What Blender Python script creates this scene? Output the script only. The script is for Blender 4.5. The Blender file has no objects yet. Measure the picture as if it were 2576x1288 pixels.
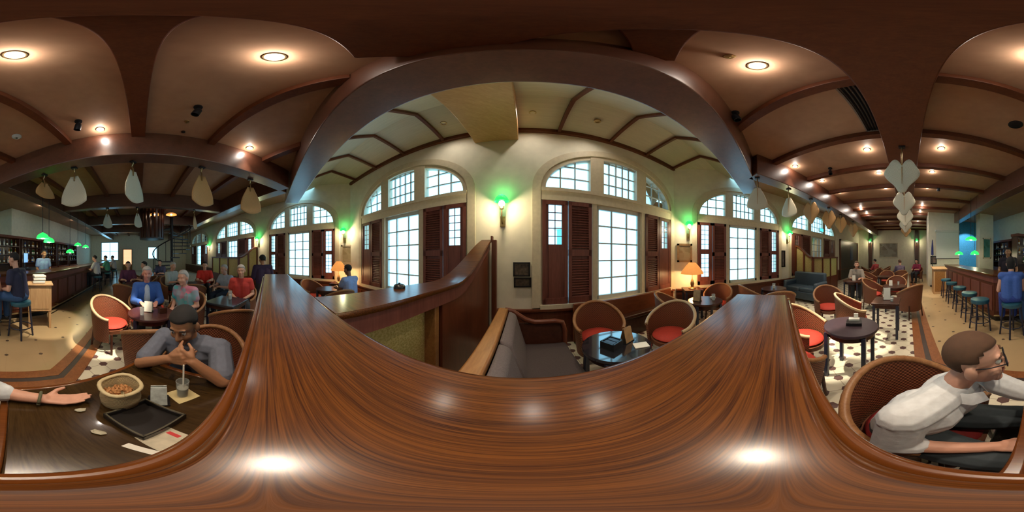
import bpy, bmesh, math, random
from mathutils import Vector, Matrix
random.seed(7)
SC = bpy.context.scene
COL = SC.collection
PI = math.pi
R2 = math.sqrt(2)
# ------------------------------------------------------------------ camera
CAM_Z = 1.5
YAW = 49.1                       # world +X lies 49.1 deg to the right of the view centre
cd = bpy.data.cameras.new('camera')
cd.type = 'PANO'
try:
    cd.panorama_type = 'EQUIRECTANGULAR'
except Exception:
    pass
try:
    cd.cycles.panorama_type = 'EQUIRECTANGULAR'
except Exception:
    pass
cd.clip_start = 0.01
cam = bpy.data.objects.new('camera', cd)
COL.objects.link(cam)
cam.location = (0, 0, CAM_Z)
cam.rotation_euler = (PI/2, 0, math.radians(YAW-90))
SC.camera = cam
# ------------------------------------------------------------------ world
W = bpy.data.worlds.new('daylight'); SC.world = W
W.use_nodes = True
bg = W.node_tree.nodes['Background']
bg.inputs[0].default_value = (0.33, 0.74, 1.0, 1)
bg.inputs[1].default_value = 2.5
SC.view_settings.view_transform = 'Standard'
SC.view_settings.look = 'None'
SC.view_settings.exposure = 0.35
SC.view_settings.gamma = 1.0
SC.view_settings.use_curve_mapping = False
SC.cycles.max_bounces = 7
SC.cycles.diffuse_bounces = 4
SC.cycles.glossy_bounces = 3
SC.cycles.transparent_max_bounces = 12
SC.cycles.sample_clamp_indirect = 4.0
SC.cycles.use_adaptive_sampling = True
SC.cycles.adaptive_threshold = 0.03
SC.cycles.caustics_reflective = False
SC.cycles.caustics_refractive = False
DOWNLIGHT_W = 85.0
SCONCE_W = 15.0
# ------------------------------------------------------------------ geometry of view
K = 360.0/2576.0
def ray(px, py):
    az = (px-1288)*K; el = (644-py)*K
    return math.radians(YAW-az), math.radians(el)
def at_r(px, py, r):
    t, e = ray(px, py)
    return Vector((r*math.cos(t), r*math.sin(t), CAM_Z + r*math.tan(e)))
def at_z(px, py, z):
    t, e = ray(px, py)
    return at_r(px, py, (z-CAM_Z)/math.tan(e))
def FR(F, R, z=0.0):
    return Vector(((F+R)/R2, (F-R)/R2, z))
FV = Vector((1/R2, 1/R2, 0)); RV = Vector((1/R2, -1/R2, 0)); UP = Vector((0, 0, 1))
# ------------------------------------------------------------------ materials
def nmat(name):
    m = bpy.data.materials.new(name); m.use_nodes = True
    nt = m.node_tree
    return m, nt, nt.nodes['Principled BSDF']
def link(nt, a, b): nt.links.new(a, b)
def simple(name, c, rough=0.5, metal=0.0, noise=0.12, scale=18.0, coat=0.0, bump=0.0, emit=None, es=0.0):
    m, nt, b = nmat(name)
    b.inputs['Roughness'].default_value = rough
    b.inputs['Metallic'].default_value = metal
    b.inputs['Coat Weight'].default_value = coat
    tc = nt.nodes.new('ShaderNodeTexCoord'); n = nt.nodes.new('ShaderNodeTexNoise')
    n.inputs['Scale'].default_value = scale; n.inputs['Detail'].default_value = 3
    link(nt, tc.outputs['Object'], n.inputs['Vector'])
    r = nt.nodes.new('ShaderNodeValToRGB')
    r.color_ramp.elements[0].position = 0.3; r.color_ramp.elements[1].position = 0.7
    r.color_ramp.elements[0].color = tuple(max(0, v*(1-noise)) for v in c)+(1,)
    r.color_ramp.elements[1].color = tuple(min(1, v*(1+noise)) for v in c)+(1,)
    link(nt, n.outputs['Fac'], r.inputs['Fac']); link(nt, r.outputs['Color'], b.inputs['Base Color'])
    if bump:
        bp = nt.nodes.new('ShaderNodeBump'); bp.inputs['Strength'].default_value = bump; bp.inputs['Distance'].default_value = 0.01
        link(nt, n.outputs['Fac'], bp.inputs['Height']); link(nt, bp.outputs['Normal'], b.inputs['Normal'])
    if emit:
        b.inputs['Emission Color'].default_value = tuple(emit)+(1,)
        b.inputs['Emission Strength'].default_value = es
    return m
def wood(name, c1, c2, rough=0.35, stretch=(1, 14, 14), scale=3.0, coat=0.0, coat_rough=0.1, rot=0.0, bump=0.05, contrast=(0.3, 0.7), spec=0.4):
    m, nt, b = nmat(name)
    b.inputs['Roughness'].default_value = rough
    b.inputs['Coat Weight'].default_value = coat; b.inputs['Coat Roughness'].default_value = coat_rough
    b.inputs['Specular IOR Level'].default_value = spec
    tc = nt.nodes.new('ShaderNodeTexCoord'); mp = nt.nodes.new('ShaderNodeMapping')
    mp0 = nt.nodes.new('ShaderNodeMapping'); mp0.inputs['Rotation'].default_value = (0, 0, rot)
    mp.inputs['Scale'].default_value = stretch
    link(nt, tc.outputs['Object'], mp0.inputs['Vector']); link(nt, mp0.outputs['Vector'], mp.inputs['Vector'])
    n = nt.nodes.new('ShaderNodeTexNoise'); n.inputs['Scale'].default_value = scale; n.inputs['Detail'].default_value = 6
    n.inputs['Distortion'].default_value = 0.6
    n2 = nt.nodes.new('ShaderNodeTexNoise'); n2.inputs['Scale'].default_value = scale*4; n2.inputs['Detail'].default_value = 4
    link(nt, mp.outputs['Vector'], n.inputs['Vector']); link(nt, mp.outputs['Vector'], n2.inputs['Vector'])
    mx = nt.nodes.new('ShaderNodeMath'); mx.operation = 'ADD'
    m2 = nt.nodes.new('ShaderNodeMath'); m2.operation = 'MULTIPLY'; m2.inputs[1].default_value = 0.45
    m3 = nt.nodes.new('ShaderNodeMath'); m3.operation = 'MULTIPLY'; m3.inputs[1].default_value = 0.55
    link(nt, n.outputs['Fac'], m3.inputs[0]); link(nt, n2.outputs['Fac'], m2.inputs[0])
    link(nt, m2.outputs[0], mx.inputs[0]); link(nt, m3.outputs[0], mx.inputs[1])
    r = nt.nodes.new('ShaderNodeValToRGB')
    r.color_ramp.elements[0].position, r.color_ramp.elements[1].position = contrast
    r.color_ramp.elements[0].color = tuple(c1)+(1,); r.color_ramp.elements[1].color = tuple(c2)+(1,)
    link(nt, mx.outputs[0], r.inputs['Fac']); link(nt, r.outputs['Color'], b.inputs['Base Color'])
    if bump:
        bp = nt.nodes.new('ShaderNodeBump'); bp.inputs['Strength'].default_value = bump; bp.inputs['Distance'].default_value = 0.004
        link(nt, mx.outputs[0], bp.inputs['Height']); link(nt, bp.outputs['Normal'], b.inputs['Normal'])
    return m
def math_node(nt, op, a, bb=None):
    n = nt.nodes.new('ShaderNodeMath'); n.operation = op
    for i, v in enumerate((a, bb)):
        if v is None: continue
        if isinstance(v, (int, float)): n.inputs[i].default_value = v
        else: link(nt, v, n.inputs[i])
    return n.outputs[0]
def wicker(name, c1, c2, freq=60.0):
    m, nt, b = nmat(name)
    b.inputs['Roughness'].default_value = 0.55
    tc = nt.nodes.new('ShaderNodeTexCoord'); sp = nt.nodes.new('ShaderNodeSeparateXYZ')
    link(nt, tc.outputs['UV'], sp.inputs[0])
    s1 = math_node(nt, 'SINE', math_node(nt, 'MULTIPLY', sp.outputs[0], freq*2))
    s2 = math_node(nt, 'SINE', math_node(nt, 'MULTIPLY', sp.outputs[1], freq*2))
    f = math_node(nt, 'ADD', math_node(nt, 'MULTIPLY', math_node(nt, 'MULTIPLY', s1, s2), 0.5), 0.5)
    r = nt.nodes.new('ShaderNodeValToRGB')
    r.color_ramp.elements[0].position = 0.2; r.color_ramp.elements[1].position = 0.8
    r.color_ramp.elements[0].color = tuple(c1)+(1,); r.color_ramp.elements[1].color = tuple(c2)+(1,)
    link(nt, f, r.inputs['Fac']); link(nt, r.outputs['Color'], b.inputs['Base Color'])
    bp = nt.nodes.new('ShaderNodeBump'); bp.inputs['Strength'].default_value = 0.5; bp.inputs['Distance'].default_value = 0.008
    link(nt, f, bp.inputs['Height']); link(nt, bp.outputs['Normal'], b.inputs['Normal'])
    return m
def glass_mat(name, tint=(1, 1, 1), gloss=0.12, rough=0.02):
    m = bpy.data.materials.new(name); m.use_nodes = True
    nt = m.node_tree; nt.nodes.clear()
    o = nt.nodes.new('ShaderNodeOutputMaterial'); mx = nt.nodes.new('ShaderNodeMixShader')
    t = nt.nodes.new('ShaderNodeBsdfTransparent'); t.inputs[0].default_value = tuple(tint)+(1,)
    g = nt.nodes.new('ShaderNodeBsdfGlossy'); g.inputs['Roughness'].default_value = rough
    fr = nt.nodes.new('ShaderNodeFresnel'); fr.inputs[0].default_value = 1.35
    link(nt, fr.outputs[0], mx.inputs[0]); link(nt, t.outputs[0], mx.inputs[1]); link(nt, g.outputs[0], mx.inputs[2])
    link(nt, mx.outputs[0], o.inputs[0])
    return m
def emitter(name, c, s):
    return simple(name, tuple(min(1, v) for v in c), 0.4, emit=c, es=s, noise=0.02)
def tiles(name, base, grout, dot, step, dot_r, line_w, rough=0.3):
    m, nt, b = nmat(name)
    tc = nt.nodes.new('ShaderNodeTexCoord'); mp = nt.nodes.new('ShaderNodeMapping')
    mp.inputs['Rotation'].default_value = (0, 0, PI/4); mp.inputs['Scale'].default_value = (1/step,)*3
    mp.inputs['Location'].default_value = (0.35, 0.2, 0)
    link(nt, tc.outputs['Object'], mp.inputs['Vector'])
    sp = nt.nodes.new('ShaderNodeSeparateXYZ'); link(nt, mp.outputs['Vector'], sp.inputs[0])
    def cen(o):
        return math_node(nt, 'ABSOLUTE', math_node(nt, 'SUBTRACT', math_node(nt, 'FRACT', o), 0.5))
    ax, ay = cen(sp.outputs[0]), cen(sp.outputs[1])
    hexd = math_node(nt, 'MAXIMUM', ax, math_node(nt, 'ADD', math_node(nt, 'MULTIPLY', ax, 0.5), math_node(nt, 'MULTIPLY', ay, 0.866)))
    isdot = math_node(nt, 'LESS_THAN', hexd, dot_r/step)
    ln = math_node(nt, 'LESS_THAN', math_node(nt, 'MINIMUM', ax, ay), line_w/step)
    n = nt.nodes.new('ShaderNodeTexNoise'); n.inputs['Scale'].default_value = 3.0; n.inputs['Detail'].default_value = 5
    link(nt, tc.outputs['Object'], n.inputs['Vector'])
    r = nt.nodes.new('ShaderNodeValToRGB')
    r.color_ramp.elements[0].color = tuple(v*0.86 for v in base)+(1,); r.color_ramp.elements[1].color = tuple(min(1, v*1.1) for v in base)+(1,)
    link(nt, n.outputs['Fac'], r.inputs['Fac'])
    def mix(f, a, c):
        x = nt.nodes.new('ShaderNodeMix'); x.data_type = 'RGBA'
        link(nt, f, x.inputs[0]); link(nt, a, x.inputs[6]); x.inputs[7].default_value = tuple(c)+(1,)
        return x.outputs[2]
    c = mix(ln, r.outputs['Color'], grout); c = mix(isdot, c, dot)
    link(nt, c, b.inputs['Base Color']); b.inputs['Roughness'].default_value = rough
    return m

M = {}
M['wall'] = simple('cream_plaster', (0.80, 0.76, 0.62), 0.8, noise=0.05, scale=6, bump=0.05)
M['trim_cream'] = simple('cream_paint', (0.66, 0.58, 0.42), 0.5, noise=0.06)
M['white_paint'] = simple('pale_window_paint', (0.62, 0.63, 0.58), 0.45, noise=0.05)
M['shutter'] = wood('shutter_mahogany', (0.12, 0.034, 0.026), (0.22, 0.075, 0.055), 0.42, (12, 12, 1), 2.0)
M['beam'] = wood('dark_beam_timber', (0.07, 0.022, 0.010), (0.13, 0.044, 0.022), 0.42, (6, 6, 6), 2.0, coat=1.0, coat_rough=0.32)
M['rib'] = wood('dark_rib_timber', (0.085, 0.020, 0.006), (0.14, 0.038, 0.012), 0.5, (6, 6, 6), 2.0)
M['ceil'] = wood('tan_ceiling_board', (0.34, 0.19, 0.115), (0.42, 0.25, 0.155), 0.5, (2, 2, 2), 1.2)
M['bayceil'] = wood('pale_bay_ceiling_board', (0.50, 0.42, 0.31), (0.62, 0.53, 0.40), 0.5, (1, 30, 4), 1.5, rot=PI/4)
M['baybeam'] = wood('honey_beam_timber', (0.42, 0.22, 0.085), (0.56, 0.32, 0.14), 0.45, (3, 12, 12), 2.0)
M['plank'] = wood('polished_oak_plank', (0.026, 0.006, 0.0015), (0.125, 0.039, 0.006), 0.45, (1.3, 70, 70), 2.6, coat=0.65, coat_rough=0.19, bump=0.22, contrast=(0.34, 0.60), spec=0.08)
M['mould'] = wood('polished_moulding', (0.10, 0.028, 0.005), (0.17, 0.052, 0.010), 0.25, (1.6, 26, 26), 2.6, coat=0.3)
M['panel'] = wood('mahogany_panel', (0.085, 0.022, 0.010), (0.15, 0.042, 0.018), 0.35, (14, 14, 1.2), 2.0)
M['bench'] = wood('honey_bench_timber', (0.20, 0.085, 0.025), (0.34, 0.16, 0.05), 0.35, (12, 2, 12), 2.0)
M['table'] = wood('dark_walnut_top', (0.026, 0.013, 0.004), (0.060, 0.033, 0.010), 0.22, (16, 1.4, 16), 3.0, coat=0.3, coat_rough=0.06)
M['darkwood'] = wood('dark_stained_wood', (0.030, 0.010, 0.006), (0.075, 0.025, 0.014), 0.3, (3, 3, 3), 3.0)
M['black'] = simple('black_lacquer', (0.010, 0.009, 0.010), 0.3)
M['navywood'] = simple('blue_black_paint', (0.018, 0.022, 0.045), 0.35)
M['strip'] = wood('floor_border_timber', (0.16, 0.055, 0.018), (0.27, 0.10, 0.033), 0.4, (8, 8, 8), 2.0)
M['stripdark'] = simple('dark_border_inlay', (0.05, 0.035, 0.03), 0.4)
M['tile'] = tiles('white_tile_with_brown_dots', (0.66, 0.62, 0.48), (0.36, 0.31, 0.23), (0.10, 0.055, 0.05), 0.212, 0.046, 0.004, rough=0.35)
M['barfloor'] = tiles('tan_tile_with_small_dots', (0.42, 0.30, 0.16), (0.37, 0.26, 0.14), (0.09, 0.06, 0.04), 0.46, 0.026, 0.002, rough=0.28)
M['wick'] = wicker('brown_wicker', (0.07, 0.020, 0.008), (0.26, 0.085, 0.035), 110)
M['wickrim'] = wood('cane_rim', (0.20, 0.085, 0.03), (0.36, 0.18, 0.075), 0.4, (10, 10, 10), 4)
M['wickrim_lit'] = wicker('lit_cane_rim', (0.28, 0.17, 0.08), (0.62, 0.47, 0.28), 110)  # rim of the lit chairs, with the bright light put into its colour
M['red'] = simple('red_seat_fabric', (0.42, 0.035, 0.018), 0.75, bump=0.1, scale=60)
M['greyfab'] = simple('charcoal_bench_fabric', (0.045, 0.032, 0.032), 0.85, bump=0.3, scale=120)
M['greyback'] = simple('quilted_grey_fabric', (0.12, 0.097, 0.098), 0.8, bump=0.3, scale=90)
M['bluefab'] = simple('slate_blue_leather', (0.045, 0.07, 0.10), 0.4)
M['teal'] = simple('teal_vinyl', (0.02, 0.09, 0.13), 0.35)
M['brass'] = simple('aged_brass', (0.42, 0.30, 0.14), 0.35, 0.9)
M['iron'] = simple('dark_iron', (0.02, 0.02, 0.025), 0.45, 0.6)
M['glass'] = glass_mat('window_glass')
def cloudy(name, c, a):
    m, nt, b = nmat(name); b.inputs['Base Color'].default_value = c+(1,); b.inputs['Roughness'].default_value = .15
    t = nt.nodes.new('ShaderNodeBsdfTransparent'); mx = nt.nodes.new('ShaderNodeMixShader'); mx.inputs[0].default_value = a
    link(nt, t.outputs[0], mx.inputs[1]); link(nt, b.outputs[0], mx.inputs[2]); link(nt, mx.outputs[0], nt.nodes['Material Output'].inputs[0])
    return m
M['clear'] = cloudy('clear_drink_glass', (0.62, 0.68, 0.66), 0.28)
M['paper'] = simple('white_paper', (0.75, 0.73, 0.64), 0.7, noise=0.03)
M['cardtan'] = simple('tan_card', (0.36, 0.22, 0.10), 0.6, noise=0.2)
M['burlap'] = wicker('burlap_weave', (0.44, 0.34, 0.17), (0.66, 0.56, 0.33), 330)
M['peanut'] = simple('peanut_shell', (0.42, 0.20, 0.07), 0.7, scale=60, noise=0.35)
M['tray'] = simple('black_tray', (0.010, 0.008, 0.007), 0.3)
M['fanwhite'] = wicker('pale_palm_weave', (0.50, 0.45, 0.32), (0.68, 0.64, 0.50), 90)
M['fantan'] = wicker('tan_palm_weave', (0.38, 0.20, 0.07), (0.56, 0.32, 0.12), 90)
def amber():
    m, nt, b = nmat('amber_textured_glass')
    tc = nt.nodes.new('ShaderNodeTexCoord'); v = nt.nodes.new('ShaderNodeTexVoronoi'); v.inputs['Scale'].default_value = 60
    link(nt, tc.outputs['Object'], v.inputs['Vector'])
    r = nt.nodes.new('ShaderNodeValToRGB'); r.color_ramp.elements[0].color = (0.50, 0.38, 0.12, 1); r.color_ramp.elements[1].color = (0.85, 0.74, 0.40, 1)
    link(nt, v.outputs['Distance'], r.inputs['Fac']); link(nt, r.outputs['Color'], b.inputs['Base Color'])
    bp = nt.nodes.new('ShaderNodeBump'); bp.inputs['Strength'].default_value = 0.6; bp.inputs['Distance'].default_value = 0.006
    link(nt, v.outputs['Distance'], bp.inputs['Height']); link(nt, bp.outputs['Normal'], b.inputs['Normal'])
    b.inputs['Roughness'].default_value = 0.2
    t = nt.nodes.new('ShaderNodeBsdfTranslucent'); link(nt, r.outputs['Color'], t.inputs[0])
    mx = nt.nodes.new('ShaderNodeMixShader'); mx.inputs[0].default_value = 0.5
    o = nt.nodes['Material Output']
    link(nt, b.outputs[0], mx.inputs[1]); link(nt, t.outputs[0], mx.inputs[2]); link(nt, mx.outputs[0], o.inputs[0])
    return m
M['amber'] = amber()
M['lens'] = emitter('lamp_lens', (1.0, 0.94, 0.90), 30.0)
M['greenshade'] = simple('green_glass_shade', (0.02, 0.45, 0.10), 0.25, emit=(0.015, 0.62, 0.07), es=2.0)
M['whitebulb'] = emitter('frosted_bulb', (1.0, 0.9, 0.75), 5.0)
M['orangeshade'] = simple('orange_lamp_shade', (0.75, 0.30, 0.08), 0.7, emit=(1.0, 0.36, 0.08), es=0.55)
_sk = {}
def skin_mat(c):
    if c not in _sk: _sk[c] = simple('skin_tone', c, 0.5, noise=0.06, scale=30)
    return _sk[c]
_cl = {}
def cloth(name, c):
    if (name, c) not in _cl: _cl[(name, c)] = simple(name, c, 0.85, noise=0.08, scale=40, bump=0.15)
    return _cl[(name, c)]

# ------------------------------------------------------------------ mesh helper
class MB:
    def __init__(s):
        s.b = bmesh.new(); s.uv = None
    def vs(s, pts): return [s.b.verts.new(p) for p in pts]
    def face(s, pts):
        return s.b.faces.new(s.vs(pts))
    def box(s, c, d, rot=None):
        c = Vector(c); h = Vector(d)/2
        P = [Vector((x, y, z)) for x in (-h.x, h.x) for y in (-h.y, h.y) for z in (-h.z, h.z)]
        if rot is not None:
            rm = rot if isinstance(rot, Matrix) else Matrix.Rotation(rot, 3, 'Z')
            P = [rm @ p for p in P]
        v = s.vs([c+p for p in P])
        for f in ((0, 1, 3, 2), (4, 6, 7, 5), (0, 4, 5, 1), (2, 3, 7, 6), (0, 2, 6, 4), (1, 5, 7, 3)):
            s.b.faces.new([v[i] for i in f])
        return s
    def fbox(s, O, U, N, u0, u1, n0, n1, z0, z1):
        """box in a frame: along U, along N, and up"""
        v = s.vs([O+U*u+N*n+UP*z for u in (u0, u1) for n in (n0, n1) for z in (z0, z1)])
        for f in ((0, 1, 3, 2), (4, 6, 7, 5), (0, 4, 5, 1), (2, 3, 7, 6), (0, 2, 6, 4), (1, 5, 7, 3)):
            s.b.faces.new([v[i] for i in f])
        return s
    def loft(s, rings, closed=True, caps=True, uv=False):
        R = [s.vs(r) for r in rings]
        n = len(R[0])
        if uv and s.uv is None: s.uv = s.b.loops.layers.uv.new('UVMap')
        for i in range(len(R)-1):
            for j in range(n if closed else n-1):
                k = (j+1) % n
                f = s.b.faces.new((R[i][j], R[i][k], R[i+1][k], R[i+1][j]))
        if caps:
            if closed:
                try:
                    s.b.faces.new(list(reversed(R[0]))); s.b.faces.new(R[-1])
                except ValueError: pass
        return s
    def lathe(s, prof, c=(0, 0, 0), n=20, caps=True, axis=None):
        c = Vector(c); rings = []
        for r, z in prof:
            ring = [Vector((r*math.cos(2*PI*j/n), r*math.sin(2*PI*j/n), z)) for j in range(n)]
            if axis is not None: ring = [axis @ p for p in ring]
            rings.append([c+p for p in ring])
        return s.loft(rings, True, caps)
    def tube(s, pts, r, n=8, caps=True):
        pts = [Vector(p) for p in pts]
        rs = r if isinstance(r, (list, tuple)) else [r]*len(pts)
        rings = []
        up = None
        for i, p in enumerate(pts):
            a = pts[max(0, i-1)]; b = pts[min(len(pts)-1, i+1)]
            d = (b-a).normalized()
            if up is None:
                up = Vector((0, 0, 1)) if abs(d.z) < 0.9 else Vector((1, 0, 0))
            x = d.cross(up)
            if x.length < 1e-5: x = d.cross(Vector((0, 1, 0)))
            x.normalize(); y = x.cross(d).normalized(); up = y
            rings.append([p + x*(rs[i]*math.cos(2*PI*j/n)) + y*(rs[i]*math.sin(2*PI*j/n)) for j in range(n)])
        return s.loft(rings, True, caps)
    def sphere(s, c, r, sc=(1, 1, 1), n=12, m=8, mat=None):
        c = Vector(c); rings = []
        def tr(p):
            p = Vector((p.x*sc[0], p.y*sc[1], p.z*sc[2]))*r
            return c + (mat @ p if mat is not None else p)
        top = s.b.verts.new(tr(Vector((0, 0, 1)))); bot = s.b.verts.new(tr(Vector((0, 0, -1))))
        R = []
        for i in range(1, m):
            a = PI*i/m
            R.append(s.vs([tr(Vector((math.sin(a)*math.cos(2*PI*j/n), math.sin(a)*math.sin(2*PI*j/n), math.cos(a)))) for j in range(n)]))
        for j in range(n):
            k = (j+1) % n
            s.b.faces.new((top, R[0][j], R[0][k])); s.b.faces.new((bot, R[-1][k], R[-1][j]))
            for i in range(len(R)-1):
                s.b.faces.new((R[i][j], R[i+1][j], R[i+1][k], R[i][k]))
        return s
    def cap(s, p0, p1, r0, r1=None, n=10):
        """tapered capsule as overlapping closed shells"""
        r1 = r0 if r1 is None else r1
        p0, p1 = Vector(p0), Vector(p1)
        s.sphere(p0, r0, n=n, m=6); s.sphere(p1, r1, n=n, m=6)
        if (p1-p0).length > 1e-4: s.tube([p0, p1], [r0, r1], n=n)
        return s
    def prism(s, pts, d):
        d = Vector(d); pts = [Vector(p) for p in pts]
        a = s.vs(pts); b = s.vs([p+d for p in pts]); n = len(pts)
        s.b.faces.new(a); s.b.faces.new(list(reversed(b)))
        for i in range(n):
            k = (i+1) % n
            s.b.faces.new((a[i], b[i], b[k], a[k]))
        return s
    def mesh(s, name, smooth=0.7):
        bmesh.ops.recalc_face_normals(s.b, faces=s.b.faces[:])
        me = bpy.data.meshes.new(name); s.b.to_mesh(me); s.b.free()
        if smooth:
            me.shade_smooth()
            me.set_sharp_from_angle(angle=smooth)
        return me
    def build(s, name, m, parent=None, smooth=0.7, bevel=0.0, kind=None):
        me = s.mesh(name, smooth)
        return make(name, me, m, parent, bevel, kind)
def make(name, me, m, parent=None, bevel=0.0, kind=None):
    for x in (m if isinstance(m, (list, tuple)) else [m]): me.materials.append(x)
    o = bpy.data.objects.new(name, me); COL.objects.link(o)
    if parent is not None: o.parent = parent
    if bevel:
        b = o.modifiers.new('bevel', 'BEVEL'); b.width = bevel; b.segments = 2; b.limit_method = 'ANGLE'
    if kind: o['kind'] = kind
    return o
def tag(o, label, cat, group=None):
    o['label'] = label; o['category'] = cat
    if group: o['group'] = group
    return o
def thing(name, label, cat, loc=(0, 0, 0), rz=0.0, group=None):
    o = bpy.data.objects.new(name, None); COL.objects.link(o)
    o.empty_display_size = 0.1
    o.location = loc; o.rotation_euler = (0, 0, rz)
    return tag(o, label, cat, group)
def dup(root, loc, rz, label, group=None):
    r = root.copy(); COL.objects.link(r); r.location = loc; r.rotation_euler = (0, 0, rz)
    r['label'] = label
    if group: r['group'] = group
    for ch in list(root.children):
        c = ch.copy(); COL.objects.link(c); c.parent = r
        for g in list(ch.children):
            d = g.copy(); COL.objects.link(d); d.parent = c
    return r
def heading(v):          # z rotation that turns local +Y to direction v
    return math.atan2(v[1], v[0]) - PI/2
def to_local(loc, rz):
    return (Matrix.Translation(Vector(loc)) @ Matrix.Rotation(rz, 4, 'Z')).inverted()
def lamp(name, kind, loc, energy, color, parent=None, size=0.05, spot=None, blend=0.6, target=None):
    l = bpy.data.lights.new(name, kind); l.energy = energy; l.color = color
    if kind in ('POINT', 'SPOT'): l.shadow_soft_size = size
    if kind == 'SPOT':
        l.spot_size = math.radians(spot); l.spot_blend = blend
    o = bpy.data.objects.new(name, l); COL.objects.link(o); o.location = loc
    if parent is not None: o.parent = parent
    if target is not None:
        o.rotation_euler = (Vector(target)-Vector(loc)).to_track_quat('-Z', 'Y').to_euler()
    return o
# ================================================================== the setting
XW, YW, FW = 4.1, 4.95, 2.5          # right wall, left wall, canted wall distance
XEND, YEND = -17.0, -13.3
ZC = 3.72
TOP = 4.25
def arch_z(t, spring, rise):
    return spring + rise*math.sqrt(max(0.0, 1-t*t))
def wall(name, O, U, N, u0, u1, openings=(), top=TOP, depth=0.22, m=None):
    mb = MB(); cur = u0
    def quad(a, b, z0, z1):
        if b-a > 1e-4 and z1-z0 > 1e-4:
            mb.face([O+U*a+UP*z0, O+U*b+UP*z0, O+U*b+UP*z1, O+U*a+UP*z1])
    for (c, hw, sill, spring, rise) in sorted(openings):
        a, b = c-hw, c+hw
        quad(cur, a, 0, top); quad(a, b, 0, sill)
        n = 24 if rise else 1
        pr = [(c-hw*math.cos(PI*i/n), arch_z(math.cos(PI*i/n), spring, rise)) if rise else (a+(b-a)*i, spring) for i in range(n+1)]
        for (ua, za), (ub, zb) in zip(pr, pr[1:]):
            mb.face([O+U*ua+UP*za, O+U*ub+UP*zb, O+U*ub+UP*top, O+U*ua+UP*top])
            mb.face([O+U*ua+UP*za, O+U*ub+UP*zb, O+U*ub+UP*zb-N*depth, O+U*ua+UP*za-N*depth])
        for u in (a, b):
            mb.face([O+U*u+UP*sill, O+U*u+UP*spring, O+U*u+UP*spring-N*depth, O+U*u+UP*sill-N*depth])
        mb.face([O+U*a+UP*sill, O+U*b+UP*sill, O+U*b+UP*sill-N*depth, O+U*a+UP*sill-N*depth])
        cur = b
    quad(cur, u1, 0, top)
    bmesh.ops.remove_doubles(mb.b, verts=mb.b.verts[:], dist=1e-4)
    return mb.build(name, m or M['wall'], kind='structure', smooth=0)
SILL, SPR, RISE = 0.68, 2.62, 0.86
wcount = [0]
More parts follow.
